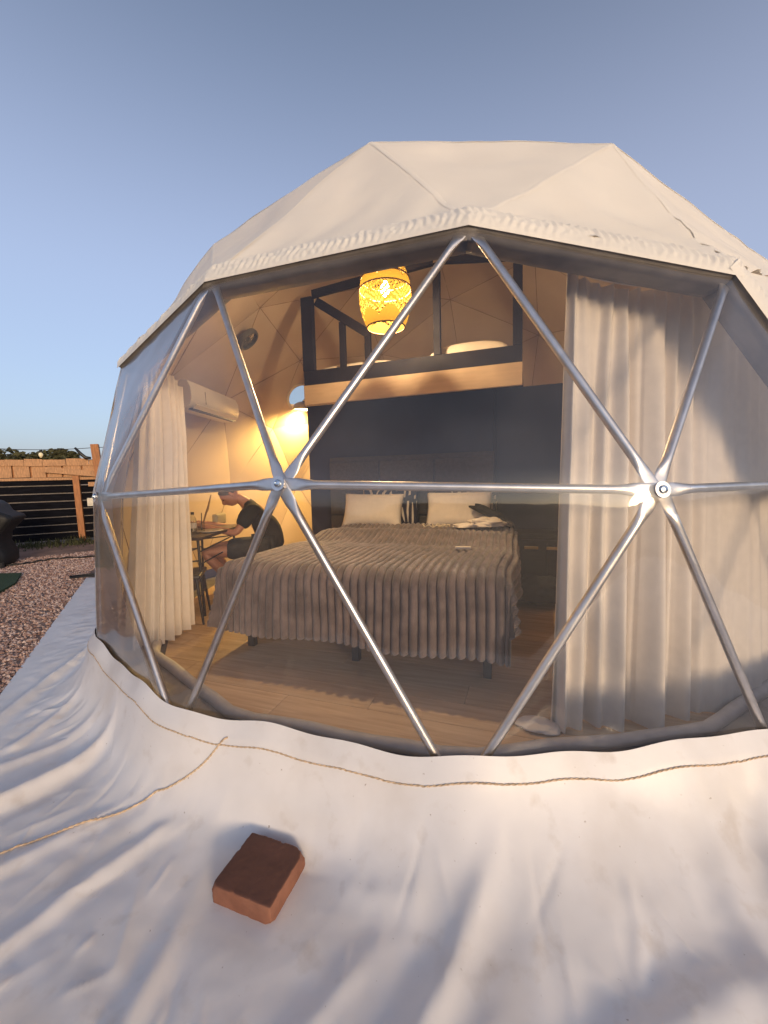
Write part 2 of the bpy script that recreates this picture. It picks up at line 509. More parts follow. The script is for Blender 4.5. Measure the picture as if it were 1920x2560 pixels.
# ------------------------------------------------------------------ mesh helpers
class MB:
    def __init__(self):
        self.v, self.f = [], []
    def add(self, vs_, fs_):
        o = len(self.v)
        self.v += [tuple(p) for p in vs_]
        self.f += [tuple(i + o for i in f) for f in fs_]
    def box(self, c, s, rot=None):
        x, y, z = s[0] / 2, s[1] / 2, s[2] / 2
        vv = [Vector((sx * x, sy * y, sz * z)) for sz in (-1, 1) for sy in (-1, 1) for sx in (-1, 1)]
        if rot is not None:
            vv = [rot @ p for p in vv]
        c = Vector(c)
        self.add([p + c for p in vv], [(0, 2, 3, 1), (4, 5, 7, 6), (0, 1, 5, 4), (2, 6, 7, 3), (0, 4, 6, 2), (1, 3, 7, 5)])
    def beam(self, a, b, w, h, up=(0, 0, 1)):
        a, b = Vector(a), Vector(b)
        d = (b - a)
        L = d.length
        d.normalize()
        u = Vector(up)
        sd = d.cross(u)
        if sd.length < 1e-5:
            sd = d.cross(Vector((1, 0, 0)))
        sd.normalize()
        u = sd.cross(d)
        rot = Matrix((d, sd, u)).transposed()
        self.box((a + b) / 2, (L, w, h), rot)
    def grid(self, P):
        """P[i][j] -> 3D"""
        n, m = len(P), len(P[0])
        o = len(self.v)
        for row in P:
            self.v += [tuple(p) for p in row]
        for i in range(n - 1):
            for j in range(m - 1):
                self.f.append((o + i * m + j, o + i * m + j + 1, o + (i + 1) * m + j + 1, o + (i + 1) * m + j))
    def tube(self, pts, r, n=8, cap=True, radii=None):
        pts = [Vector(p) for p in pts]
        o = len(self.v)
        t0 = (pts[1] - pts[0]).normalized()
        up = Vector((0, 0, 1)) if abs(t0.z) < 0.9 else Vector((1, 0, 0))
        nrm = (up - t0 * up.dot(t0)).normalized()
        for i, p in enumerate(pts):
            if i == 0:
                t = pts[1] - pts[0]
            elif i == len(pts) - 1:
                t = pts[-1] - pts[-2]
            else:
                t = pts[i + 1] - pts[i - 1]
            t.normalize()
            nrm = (nrm - t * nrm.dot(t)).normalized()
            bn = t.cross(nrm)
            rr = radii[i] if radii else r
            for k in range(n):
                a = 2 * math.pi * k / n
                self.v.append(tuple(p + (nrm * math.cos(a) + bn * math.sin(a)) * rr))
        for i in range(len(pts) - 1):
            for k in range(n):
                k2 = (k + 1) % n
                self.f.append((o + i * n + k, o + i * n + k2, o + (i + 1) * n + k2, o + (i + 1) * n + k))
        if cap:
            self.f.append(tuple(o + k for k in range(n))[::-1])
            e = o + (len(pts) - 1) * n
            self.f.append(tuple(e + k for k in range(n)))
    def lathe(self, prof, c=(0, 0, 0), n=24, capb=True, capt=True, M3=None):
        o = len(self.v)
        c = Vector(c)
        for (r, z) in prof:
            for k in range(n):
                a = 2 * math.pi * k / n
                p = Vector((r * math.cos(a), r * math.sin(a), z))
                if M3 is not None:
                    p = M3 @ p
                self.v.append(tuple(p + c))
        for i in range(len(prof) - 1):
            for k in range(n):
                k2 = (k + 1) % n
                self.f.append((o + i * n + k, o + i * n + k2, o + (i + 1) * n + k2, o + (i + 1) * n + k))
        if capb:
            self.f.append(tuple(o + k for k in range(n))[::-1])
        if capt:
            e = o + (len(prof) - 1) * n
            self.f.append(tuple(e + k for k in range(n)))
    def build(self, name, m, parent=None, smooth=False, bevel=0.0, sub=0, weld=False, recalc=True, angle=None):
        me = D.meshes.new(name)
        org = Vector((0, 0, 0))
        if parent is not None and parent.get('_org') is not None:
            org = Vector(parent['_org'])
        me.from_pydata([tuple(Vector(p) - org) for p in self.v], [], self.f)
        bm = bmesh.new()
        bm.from_mesh(me)
        if weld:
            bmesh.ops.remove_doubles(bm, verts=bm.verts, dist=1e-5)
        if recalc:
            bmesh.ops.recalc_face_normals(bm, faces=bm.faces)
        if bevel:
            es = [e for e in bm.edges if len(e.link_faces) == 2 and e.calc_face_angle(0) > 0.5]
            bmesh.ops.bevel(bm, geom=es, offset=bevel, segments=2, affect='EDGES', profile=0.6)
        bm.to_mesh(me)
        bm.free()
        if smooth:
            me.polygons.foreach_set('use_smooth', [True] * len(me.polygons))
            if angle:
                try:
                    me.set_sharp_from_angle(angle=angle)
                except Exception:
                    pass
        me.materials.append(m)
        ob = D.objects.new(name, me)
        COL.objects.link(ob)
        if parent is not None:
            ob.parent = parent
            if parent.get('_org') is None and parent.parent is not None and parent.parent.get('_org') is not None:
                org2 = Vector(parent.parent['_org'])
                me.transform(Matrix.Translation(-org2))
        if sub:
            md = ob.modifiers.new('sub', 'SUBSURF')
            md.levels = sub
            md.render_levels = sub
        return ob

def tag(o, label=None, cat=None, group=None, kind=None):
    if label: o['label'] = label
    if cat: o['category'] = cat
    if group: o['group'] = group
    if kind: o['kind'] = kind
    return o

def thing(name, label, cat, loc, group=None):
    """an Empty at the thing's base; part meshes are given in world coordinates and moved to it"""
    o = D.objects.new(name, None)
    COL.objects.link(o)
    o.location = loc
    o['_org'] = tuple(loc)
    o.empty_display_size = 0.1
    return tag(o, label, cat, group)

def nz3(p, f):
    return noise.noise((p[0] * f, p[1] * f, p[2] * f))

# ------------------------------------------------------------------ dome lattice (frequency-three icosahedral dome, five ninths)
RD, ZC, AZ0 = 3.0, 0.615, R(-124.825)
DC = Vector((0, 0, ZC))
def build_lattice():
    ph = math.atan(0.5)
    V = [Vector((0, 0, 1))]
    for i in range(5):
        a = 2 * math.pi * i / 5 + AZ0
        V.append(Vector((math.cos(a) * math.cos(ph), math.sin(a) * math.cos(ph), math.sin(ph))))
    for i in range(5):
        a = 2 * math.pi * (i + 0.5) / 5 + AZ0
        V.append(Vector((math.cos(a) * math.cos(ph), math.sin(a) * math.cos(ph), -math.sin(ph))))
    V.append(Vector((0, 0, -1)))
    F = []
    for i in range(5):
        j = (i + 1) % 5
        F += [(0, 1 + i, 1 + j), (1 + i, 6 + i, 1 + j), (6 + i, 6 + j, 1 + j), (11, 6 + j, 6 + i)]
    nodes, key, faces = [], {}, []
    def nid(p):
        k = (round(p.x, 4), round(p.y, 4), round(p.z, 4))
        if k not in key:
            key[k] = len(nodes)
            nodes.append(p)
        return key[k]
    for a, b, c in F:
        g = {}
        for i in range(4):
            for j in range(4 - i):
                k = 3 - i - j
                g[(i, j)] = nid(((V[a] * i + V[b] * j + V[c] * k) / 3).normalized())
        for i in range(3):
            for j in range(3 - i):
                faces.append((g[(i, j)], g[(i + 1, j)], g[(i, j + 1)]))
                if i + j < 2:
                    faces.append((g[(i + 1, j)], g[(i + 1, j + 1)], g[(i, j + 1)]))
    return nodes, faces
NODES, FACES = build_lattice()
def ring_of(z):
    if z > 0.98: return 'A'
    if z > 0.9: return 'V'
    if z > 0.65: return 'U'
    if z > 0.4: return 'T'
    if z > 0.1: return 'M'
    if z > -0.25: return 'B'
    return 'X'
RING = [ring_of(n.z) for n in NODES]
def azk(i):
    return (math.degrees(math.atan2(NODES[i].y, NODES[i].x) - AZ0)) % 360
def sector(i):
    """column number of a ring node: T and B nodes count 0,1,2..., M node k stands between k and k+1"""
    a = azk(i)
    r = RING[i]
    q = int((a + 20) // 72) if r != 'M' else int((a + 0.01) // 72)
    if r in 'TB':
        rem = (a + 5) % 360 - 5
        base = round(rem / 24.0)
        return base % 15
    if r == 'M':
        return int(a // 24.0) % 15
    return None
SEC = [sector(i) if RING[i] in 'TBM' else None for i in range(len(NODES))]
WIN_M = {0, 1, 2}
def is_window(f):
    rs = ''.join(sorted(RING[i] for i in f))
    if rs == 'BBM':
        return any(SEC[i] in (0, 1, 2, 3, 4, 5) for i in f if RING[i] == 'M')  # unseen lower panes at the right added to let sun in
    if rs == 'BMM':
        return all(SEC[i] in (0, 1, 2, 3, 4, 5) for i in f if RING[i] == 'M')
    if rs == 'MTT':
        m = [i for i in f if RING[i] == 'M'][0]
        return SEC[m] in WIN_M
    if rs == 'MMT':
        return all(SEC[i] in WIN_M or SEC[i] == 3 for i in f if RING[i] == 'M')
    return False
USED = [f for f in FACES if all(RING[i] != 'X' for i in f)]
WINF = [f for f in USED if is_window(f)]
SOLID = [f for f in USED if not is_window(f)]
def npos(i, r=RD):
    return NODES[i] * r + DC
def find(r, k):
    return [i for i in range(len(NODES)) if RING[i] == r and SEC[i] == k][0]

dome = thing('dome_tent', 'white canvas geodesic dome tent with clear front window', 'dome tent', (0, 0, 0))

def facet_grid(mb, f, n, off, disp):
    a, b, c = (npos(i) for i in f)
    idx = {}
    nr = ((b - a).cross(c - a)).normalized()
    if nr.dot((a + b + c) / 3 - DC) < 0:
        nr = -nr
    for i in range(n + 1):
        for j in range(n + 1 - i):
            u, v = i / n, j / n
            w = 1 - u - v
            p = a * w + b * u + c * v
            rad = (p - DC).normalized()
            edge = min(u, v, w)
            q = p + rad * off + rad * disp(p, edge, rad)
            idx[(i, j)] = len(mb.v)
            mb.v.append(tuple(q))
    for i in range(n):
        for j in range(n - i):
            mb.f.append((idx[(i, j)], idx[(i + 1, j)], idx[(i, j + 1)]))
            if i + j < n - 1:
                mb.f.append((idx[(i + 1, j)], idx[(i + 1, j + 1)], idx[(i, j + 1)]))

def cover_disp(p, edge, rad):
    az = math.atan2(p.y, p.x)
    e = min(1.0, edge * 3.0)
    sag = -0.014 * e + 0.06 * min(1.0, max(0.0, (p.z - 2.3) / 0.6))
    rel = p.z - 2.05
    wr = 0.0
    if rel > -0.1:
        k = math.exp(-max(0, rel) / 0.20)
        # gathered folds fanning up and to the side from the hem
        s = az * 3.0
        slant = s * 7.0 + (1 if math.sin(az * 4.7) > 0 else -1) * rel * 9.0
        wr = 0.036 * k * (noise.noise((slant, rel * 2.2, 3.1)) + 0.5 * noise.noise((slant * 2.3, rel * 4, 7.7)))
    big = 0.022 * nz3(p, 1.9) * e + 0.010 * nz3(p, 3.7)
    fine = 0.0035 * nz3(p, 6.5)
    return sag + wr + big + fine

# canvas cover, with a round porthole cut in one rear facet
PORT_C = Vector((-2.145, 0.885, 2.37))
PORT_DIR = (PORT_C - DC).normalized()
PORT_R = 0.185
def ray_facet(f, d):
    a, b, c = (npos(i) for i in f)
    n = (b - a).cross(c - a)
    t = (a - DC).dot(n) / d.dot(n)
    if t <= 0: return None
    p = DC + d * t
    def bc(p):
        v0, v1, v2 = b - a, c - a, p - a
        d00, d01, d11, d20, d21 = v0.dot(v0), v0.dot(v1), v1.dot(v1), v2.dot(v0), v2.dot(v1)
        den = d00 * d11 - d01 * d01
        v = (d11 * d20 - d01 * d21) / den
        w = (d00 * d21 - d01 * d20) / den
        return 1 - v - w, v, w
    return p, min(bc(p))
PORT_F = max(SOLID, key=lambda f: (ray_facet(f, PORT_DIR) or (0, -9))[1])

def facet_with_hole(mb, f, off):
    a, b, c = (npos(i) + (npos(i) - DC).normalized() * off for i in f)
    nr = (b - a).cross(c - a).normalized()
    e1 = (b - a).normalized()
    e2 = nr.cross(e1)
    t = (a - DC).dot(nr) / PORT_DIR.dot(nr)
    ctr = DC + PORT_DIR * t
    cen = ((ctr - a).dot(e1), (ctr - a).dot(e2))
    pts = [(0, 0), ((b - a).dot(e1), (b - a).dot(e2)), ((c - a).dot(e1), (c - a).dot(e2))]
    n = 32
    circ = [(cen[0] + PORT_R * math.cos(2 * math.pi * k / n), cen[1] + PORT_R * math.sin(2 * math.pi * k / n)) for k in range(n)]
    allp = [Vector(p) for p in pts + circ]
    edges = [(0, 1), (1, 2), (2, 0)] + [(3 + k, 3 + (k + 1) % n) for k in range(n)]
    vo, _, fo, *_r = delaunay_2d_cdt(allp, edges, [], 0, 1e-6)
    fs = []
    for fc in fo:
        cx = sum(vo[i].x for i in fc) / len(fc)
        cy = sum(vo[i].y for i in fc) / len(fc)
        if math.hypot(cx - cen[0], cy - cen[1]) > PORT_R * 0.97:
            # inside the facet?
            p = a + e1 * cx + e2 * cy
            fs.append(tuple(fc))
    mb.add([a + e1 * q.x + e2 * q.y for q in vo], fs)
    return ctr, nr if nr.dot(PORT_DIR) > 0 else -nr, e1, e2

mb = MB()
for f in SOLID:
    rs = ''.join(RING[i] for i in f)
    if f == PORT_F:
        facet_with_hole(mb, f, 0.022)
        continue
    az = min(abs((azk(i) + 180) % 360 - 180 - 56) for i in f)
    up = any(r in 'UVA' for r in rs)
    n = 26 if (up and az < 85) else (10 if up else 5)
    facet_grid(mb, f, n, 0.022, cover_disp)
cover = mb.build('canvas_cover', M['canvas'], dome, smooth=True, weld=True)

seen_e = set()
for f in SOLID:
    if not any(RING[i] in 'UV' for i in f) or min(abs((azk(i) + 180) % 360 - 180 - 56) for i in f) > 85:
        continue
    for a_, b_ in ((0, 1), (1, 2), (2, 0)):
        ke = tuple(sorted((f[a_], f[b_])))
        if ke in seen_e or (RING[ke[0]] == 'T' and RING[ke[1]] == 'T') or 'M' in (RING[ke[0]], RING[ke[1]]):
            continue
        seen_e.add(ke)
        pa, pb = npos(ke[0]), npos(ke[1])
        rows = []
        for k in range(41):
            p = pa.lerp(pb, k / 40)
            n = (p - DC).normalized()
            sd = (pb - pa).normalized().cross(n)
            row = []
            for w_, h_ in ((-0.014, -0.0012), (-0.010, 0.0001), (0.0, 0.0006), (0.010, 0.0001), (0.014, -0.0012)):
                q = p + sd * w_
                q = DC + (q - DC).normalized() * ((p - DC).length + 0.022 + cover_disp(p, 0.0, n) + h_)
                row.append(q)
            rows.append(row)
        mbs = MB()
        mbs.grid(rows)
        mbs.build('panel_seam', M['canvas'], dome, smooth=True)

# inner liner, facets kept flat with piped seams
mb = MB()
for f in SOLID:
    if f == PORT_F:
        pc, pn, pe1, pe2 = facet_with_hole(mb, f, -0.10)
        continue
    cen = sum((npos(i) for i in f), Vector()) / 3
    if -62 < math.degrees(math.atan2(cen.y, cen.x)) < 25 and cen.z < 2.0:
        continue      # liner left out here so daylight through the canvas brightens the curtain
    facet_grid(mb, f, 6, -0.10, lambda p, e, r: -0.012 * nz3(p, 1.6) - 0.006 * nz3(p, 5.0) * min(1, e * 5))
liner = mb.build('inner_liner', M['liner'], dome, smooth=True, weld=True, angle=R(9))
mb = MB()
done = set()
for f in SOLID:
    for a, b in ((0, 1), (1, 2), (2, 0)):
        k = tuple(sorted((f[a], f[b])))
        if k in done: continue
        done.add(k)
        pa, pb = npos(k[0]), npos(k[1])
        o1 = (pa - DC).normalized() * -0.104
        o2 = (pb - DC).normalized() * -0.104
        mb.tube([pa + o1, pb + o2], 0.0026, 5, cap=False)
tag(mb.build('liner_seam', M['seam'], dome, smooth=True), kind='stuff')
# porthole: rim and clear pane
P3 = Matrix((pe1, pe2, pn)).transposed()
mb = MB()
prof = [(PORT_R - 0.012, -0.01), (PORT_R + 0.02, -0.01), (PORT_R + 0.02, 0.012), (PORT_R - 0.012, 0.012), (PORT_R - 0.012, -0.01)]
mb.lathe(prof, pc, 32, False, False, P3)
port = mb.build('porthole', M['plastic_white'], dome, smooth=True, angle=R(40))
mb = MB()
mb.lathe([(0.001, 0.10), (PORT_R - 0.002, 0.10)], pc, 32, False, False, P3)
mb.build('pane', M['glass'], port)

# clear vinyl window in the two lowest bands
mb = MB()
def film_disp(p, edge, rad):
    return 0.012 * nz3(p, 2.3) * min(1, edge * 5) + 0.0030 * nz3(p, 7.0) - 0.004 * min(1, edge * 4)
for f in WINF:
    facet_grid(mb, f, 16, 0.021, film_disp)
mb.build('window_film', M['film'], dome, smooth=True, weld=True)

# galvanised struts with pressed ends, hubs with bolts
strut_edges = {}
for f in WINF:
    for a, b in ((0, 1), (1, 2), (2, 0)):
        strut_edges[tuple(sorted((f[a], f[b])))] = 1
order = {}
for (a, b) in sorted(strut_edges):
    pa, pb = npos(a), npos(b)
    la = order.get(a, 0)
    order[a] = la + 1
    lb = order.get(b, 0)
    order[b] = lb + 1
    na, nb = (pa - DC).normalized(), (pb - DC).normalized()
    pa = pa + na * (-0.010 + 0.0042 * la)
    pb = pb + nb * (-0.010 + 0.0042 * lb)
    d = (pb - pa)
    L = d.length
    d.normalize()
    mb = MB()
    st = [(-0.024, .012, .0018), (-0.018, .020, .0019), (0.0, .0225, .0019), (0.055, .0225, .0020), (0.075, .0220, .0055), (0.098, .0185, .0115), (0.125, .0158, .0150), (0.15, .0155, .0155)]
    stations = st + [(L - s, w, h) for (s, w, h) in reversed(st)]
    nrow = 16
    rows = []
    for (s, w, h) in stations:
        t = s / L
        n = (na * (1 - t) + nb * t).normalized()
        n = (n - d * n.dot(d)).normalized()
        bn = d.cross(n)
        c = pa + d * s
        rows.append([c + bn * (w * math.cos(2 * math.pi * k / nrow)) + n * (h * math.sin(2 * math.pi * k / nrow)) for k in range(nrow)])
    o = 0
    for r in rows:
        mb.v += [tuple(p) for p in r]
    for i in range(len(rows) - 1):
        for k in range(nrow):
            k2 = (k + 1) % nrow
            mb.f.append((i * nrow + k, i * nrow + k2, (i + 1) * nrow + k2, (i + 1) * nrow + k))
    mb.f.append(tuple(range(nrow))[::-1])
    mb.f.append(tuple((len(rows) - 1) * nrow + k for k in range(nrow)))
    mb.build('strut', M['steel'], dome, smooth=True, angle=R(50))
for i in order:
    if RING[i] == 'M':
        p = npos(i)
        n = (p - DC).normalized()
        q = n.to_track_quat('Z', 'Y').to_matrix()
        mb = MB()
        c0 = 0.0165
        mb.lathe([(0.026, c0), (0.026, c0 + 0.002)], p, 24, True, True, q)
        bolt = mb.build('bolt_washer', M['steel_flat'], dome)
        mb = MB()
        mb.lathe([(0.0135, c0 + 0.003), (0.0135, c0 + 0.006), (0.0115, c0 + 0.0095), (0.006, c0 + 0.011), (0.0055, c0 + 0.008)], p, 20, True, True, q)
        mb.build('bolt_head', M['bolt'], bolt, smooth=True, angle=R(40))

# gathered canvas hem along the upper edge of the window
T_EDGE = [find('T', k) for k in range(0, 4)] + [find('M', 3), find('M', 4), find('M', 5)]
def hem_strip(path, mb):
    rows = []
    s_acc = 0
    for e in range(len(path) - 1):
        pa, pb = npos(path[e]), npos(path[e + 1])
        ns = int((pb - pa).length / 0.006)
        lo = -3 if e == 0 else 0
        hi = ns + (3 if e == len(path) - 2 else 0)
        for k in range(lo, hi):
            t = k / ns
            p = pa.lerp(pb, t)
            n = (p - DC).normalized()
            dn = (pb - pa).normalized().cross(n).normalized()
            s = s_acc + (pb - pa).length * t
            row = []
            NV = 18
            for v in range(NV + 1):
                tv = v / NV
                w = tv * 0.158 - 0.103
                ph = s * 185 + 2.2 * noise.noise((s * 5, 0, 0)) + 1.5 * math.sin(tv * 8 + 3 * noise.noise((s * 3, 2, 0)))
                rg = (0.5 + 0.5 * math.sin(ph)) ** 0.8
                cr = noise.noise((s * 55, tv * 7, 5.0))
                big = noise.noise((s * 13, tv * 2, 9.0))
                bell = max(0.0, math.sin(math.pi * min(1, tv * 1.04))) ** 0.7
                bump = bell * (0.005 + 0.0070 * rg * (0.7 + 1.1 * big) + 0.0055 * cr)
                if v == NV: bump = -0.004
                if w < 0:
                    q = p + dn * w
                    q = DC + (q - DC).normalized() * ((p - DC).length - 0.016 * (abs(w) / 0.1) + 0.006 + 0.025 * min(1, bell * 1.6) + bump)
                else:
                    q = p + dn * w + n * (0.031 + bump)
                row.append(q)
            rows.append(row)
        s_acc += (pb - pa).length
    mb.grid(rows)
mb = MB()
hem_strip(T_EDGE[:4], mb)
mb.build('gathered_hem', M['canvas'], dome, smooth=True)
mb = MB()
hem_strip(T_EDGE[3:], mb)
mb.build('gathered_hem', M['canvas'], dome, smooth=True)
# grey header band tucked under the top edge, meeting the liner
mb = MB()
rows = []
for e in range(len(T_EDGE) - 1):
    pa, pb = npos(T_EDGE[e], RD), npos(T_EDGE[e + 1], RD)
    for k in range(25):
        p = pa.lerp(pb, k / 24)
        n = (p - DC).normalized()
        dn = (pb - pa).normalized().cross(n).normalized()
        wv = 0.006 * nz3(p, 6)
        rows.append([p - n * o_ + dn * w for o_, w in ((-0.026, 0.050), (-0.012, 0.054), (0.004, 0.060), (0.022, 0.064 + wv), (0.040, 0.052 + wv), (0.075, 0.035), (0.115, 0.0), (0.13, -0.05))])
mb.grid(rows)
mb.build('header_band', M['grey_trim'], dome, smooth=True)

# ------------------------------------------------------------------ setting: ground, deck, floor
mb = MB()
G = 2000.0
mb.add([(-G, -G, -0.10), (G, -G, -0.10), (G, G, -0.10), (-G, G, -0.10)], [(0, 1, 2, 3)])
ground = tag(mb.build('ground', M['ground']), kind='structure')

mb = MB()
rows = []
for k in range(150):
    a = R(-165 + 205 * k / 149)
    rr = 120 + 14 * noise.noise((k * 0.07, 0, 0))
    hh = 8.5 + 4.5 * noise.noise((k * 0.11, 3, 0)) + 2.2 * noise.noise((k * 0.45, 5, 0)) + 0.8 * noise.noise((k * 1.7, 5, 0))
    hh *= min(1, k / 12, (149 - k) / 12)
    rows.append([(math.cos(a) * (rr + o_), math.sin(a) * (rr + o_), -0.5 + hh * f_) for o_, f_ in ((-30, 0.0), (-18, 0.45), (-8, 0.85), (0, 1.0), (12, 0.9), (40, 0.0))])
mb.grid(rows)
tag(mb.build('blocking_hills', M['leaf'], None, smooth=True), kind='structure')  # unseen ridge added behind the camera to block low-sky reflections
B_RING = sorted([i for i in range(len(NODES)) if RING[i] == 'B'], key=azk)
def base_radius(th):
    """distance from the axis to the base polygon in direction th"""
    best = 1e9
    for k in range(15):
        a, b = npos(B_RING[k]), npos(B_RING[(k + 1) % 15])
        dx, dy = b.x - a.x, b.y - a.y
        c, s = math.cos(th), math.sin(th)
        den = c * (-dy) + s * dx
        if abs(den) < 1e-9: continue
        t = (a.x * (-dy) + a.y * dx) / den
        u = ((t * c - a.x) * dx + (t * s - a.y) * dy) / (dx * dx + dy * dy)
        if t > 0 and -1e-6 <= u <= 1 + 1e-6:
            best = min(best, t)
    return best

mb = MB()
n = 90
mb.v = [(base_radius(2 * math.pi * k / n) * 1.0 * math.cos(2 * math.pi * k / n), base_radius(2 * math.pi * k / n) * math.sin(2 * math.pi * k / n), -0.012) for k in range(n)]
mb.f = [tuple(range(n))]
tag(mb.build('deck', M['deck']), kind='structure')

floor = D.objects.new('floor', None)
COL.objects.link(floor)
floor['kind'] = 'structure'
FR = 2.60 / 2.955
clip_poly = [(npos(i).x * FR, npos(i).y * FR) for i in B_RING]
def clip(poly, cl):
    out = poly
    for k in range(len(cl)):
        a, b = cl[k], cl[(k + 1) % len(cl)]
        inp, out = out, []
        def side(p): return (b[0] - a[0]) * (p[1] - a[1]) - (b[1] - a[1]) * (p[0] - a[0])
        for i in range(len(inp)):
            p, q = inp[i], inp[(i + 1) % len(inp)]
            sp, sq = side(p), side(q)
            if sp >= 0: out.append(p)
            if sp * sq < 0:
                t = sp / (sp - sq)
                out.append((p[0] + (q[0] - p[0]) * t, p[1] + (q[1] - p[1]) * t))
        if not out: return []
    return out
pw, pl = 0.19, 1.28
y = -2.7
row = 0
while y < 2.7:
    x = -3.4 + (row * 0.47) % pl - pl
    while x < 3.2:
        g = 0.0012
        q = clip([(x + g, y + g), (x + pl - g, y + g), (x + pl - g, y + pw - g), (x + g, y + pw - g)], clip_poly)
        if len(q) > 2:
            mb = MB()
            m_ = len(q)
            cx = sum(p[0] for p in q) / m_
            cy = sum(p[1] for p in q) / m_
            mb.v = [(p[0] - cx, p[1] - cy, 0.0) for p in q] + [(p[0] - cx, p[1] - cy, -0.010) for p in q]
            mb.f = [tuple(range(m_))] + [(k, k + m_, (k + 1) % m_ + m_, (k + 1) % m_) for k in range(m_)]
            o = mb.build('plank', M['plank'], floor)
            o.location = (cx, cy, 0)
        x += pl
    y += pw
    row += 1

# padded floor edging inside the window
mb = MB()
pts = []
for k in range(61):
    th = AZ0 - 0.35 + k / 60 * R(200)
    rr = base_radius(th) * 2.66 / 2.955
    pts.append((rr * math.cos(th), rr * math.sin(th), 0.035 + 0.006 * math.sin(k * 1.7)))
mb.tube(pts, 0.032, 10)
mb.build('floor_edging', M['padding'], dome, smooth=True)
mb = MB()
rows = []
for k in range(91):
    th = AZ0 - 0.35 + k / 90 * R(200)
    rows.append([(base_radius(th) * s * math.cos(th), base_radius(th) * s * math.sin(th), z + 0.008 * math.sin(k * 0.9) * w) for s, z, w in ((0.905, 0.03, 0), (0.94, 0.012, 1), (0.97, 0.03, 1), (0.985, 0.13, 1))])
mb.grid(rows)
mb.build('vinyl_flap', M['grey_trim'], dome, smooth=True)

# ------------------------------------------------------------------ ground sheet (white vinyl skirt)
RIDGES = [  # polyline on the ground, height, half width
    ([(-2.33, -1.93), (-2.303, -1.998), (-2.092, -2.495), (-1.894, -2.855), (-1.7, -3.2)], 0.050, 0.040),
    ([(-0.93, -2.80), (-1.037, -2.806), (-1.06, -3.018), (-1.138, -3.244), (-1.22, -3.5)], 0.050, 0.045),
    ([(-1.25, -2.68), (-1.30, -2.95), (-1.40, -3.15)], 0.022, 0.04),
    ([(-1.62, -2.50), (-1.58, -2.72), (-1.50, -3.0)], 0.020, 0.03),
    ([(-0.33, -3.10), (-0.389, -3.16), (-0.45, -3.328), (-0.5, -3.572), (-0.53, -3.8)], 0.022, 0.030),
    ([(-0.62, -3.10), (-0.72, -3.28), (-0.80, -3.45)], 0.016, 0.03),
    ([(-0.107, -3.217), (-0.06, -3.40), (-0.01, -3.60), (0.03, -3.8)], 0.022, 0.032),
    ([(0.832, -2.89), (0.726, -3.149), (0.652, -3.355), (0.58, -3.6)], 0.034, 0.036),
    ([(1.72, -2.249), (1.64, -2.504), (1.62, -2.70), (1.66, -2.9)], 0.045, 0.045),
    ([(1.443, -2.687), (1.44, -2.867), (1.47, -3.1)], 0.016, 0.040),
    ([(1.50, -2.98), (1.33, -3.10), (1.15, -3.25), (1.03, -3.4)], 0.042, 0.055),
    ([(1.143, -2.89), (1.165, -3.007), (1.14, -3.131)], 0.008, 0.016),
    ([(0.397, -2.80), (0.376, -2.95)], 0.010, 0.018),
    ([(0.47, -2.82), (0.50, -2.95)], 0.010, 0.015),
    ([(0.30, -3.10), (0.42, -3.15), (0.56, -3.12)], 0.012, 0.03),
    ([(0.49, -3.26), (0.40, -3.44), (0.33, -3.6)], 0.018, 0.03),
]
def ridge_height(X, Y):
    H = np.zeros_like(X)
    for pl_, h, w in RIDGES:
        best = np.full_like(X, 1e9)
        prog = np.zeros_like(X)
        nseg = len(pl_) - 1
        for k in range(nseg):
            ax, ay = pl_[k]
            bx, by = pl_[k + 1]
            dx, dy = bx - ax, by - ay
            t = np.clip(((X - ax) * dx + (Y - ay) * dy) / (dx * dx + dy * dy), 0, 1)
            d = np.hypot(X - ax - t * dx, Y - ay - t * dy)
            m_ = d < best
            best = np.where(m_, d, best)
            prog = np.where(m_, (k + t) / nseg, prog)
        fade = np.clip(prog / 0.25, 0, 1) * 0.8 + 0.2
        h = h * 0.60
        H += h * fade * np.exp(-(best / w) ** 2)
        H -= 0.35 * h * np.exp(-((best - 2.1 * w) / (1.2 * w)) ** 2) * fade
    return H
def soft_noise(X, Y, f, seed, stretch=0.0):
    """few-octave value noise, folds drawn out in the radial direction"""
    out = np.empty(X.shape)
    TH = np.arctan2(Y, X)
    RR = np.hypot(X, Y)
    for i in range(X.shape[0]):
        for j in range(X.shape[1]):
            out[i, j] = noise.noise((TH[i, j] * 3.0 * f, RR[i, j] * f * stretch, seed))
    return out
def sheet_limit(th):
    a = th - R(-131.35)
    r = 9.0
    if math.cos(a) > 0.2:
        r = min(r, 3.48 / math.cos(a))
    a = th - R(-62)
    if math.cos(a) > 0.2:
        r = min(r, 5.6 / math.cos(a))
    return r
TH0, TH1, NT = R(-176), R(-18), 1050
dr_rows = [0.0, 0.004, 0.012, 0.02, 0.028, 0.036, 0.044, 0.052, 0.062]
NR = 130
ths = np.linspace(TH0, TH1, NT)
rb_raw = np.array([base_radius(t) for t in ths])
kw = 43
rb_sm = np.convolve(np.pad(rb_raw, kw, mode='edge'), np.hanning(2 * kw + 1) / np.hanning(2 * kw + 1).sum(), mode='valid')
rb = rb_sm + 0.040
lim = np.array([sheet_limit(t) for t in ths])
RRm = np.zeros((NT, len(dr_rows) + NR))
for j, d_ in enumerate(dr_rows):
    RRm[:, j] = rb + d_
for j in range(NR):
    u = (j + 1) / NR
    RRm[:, len(dr_rows) + j] = rb + dr_rows[-1] + (lim - rb - dr_rows[-1]) * (0.35 * u + 0.65 * u * u)
XX = RRm * np.cos(ths)[:, None]
YY = RRm * np.sin(ths)[:, None]
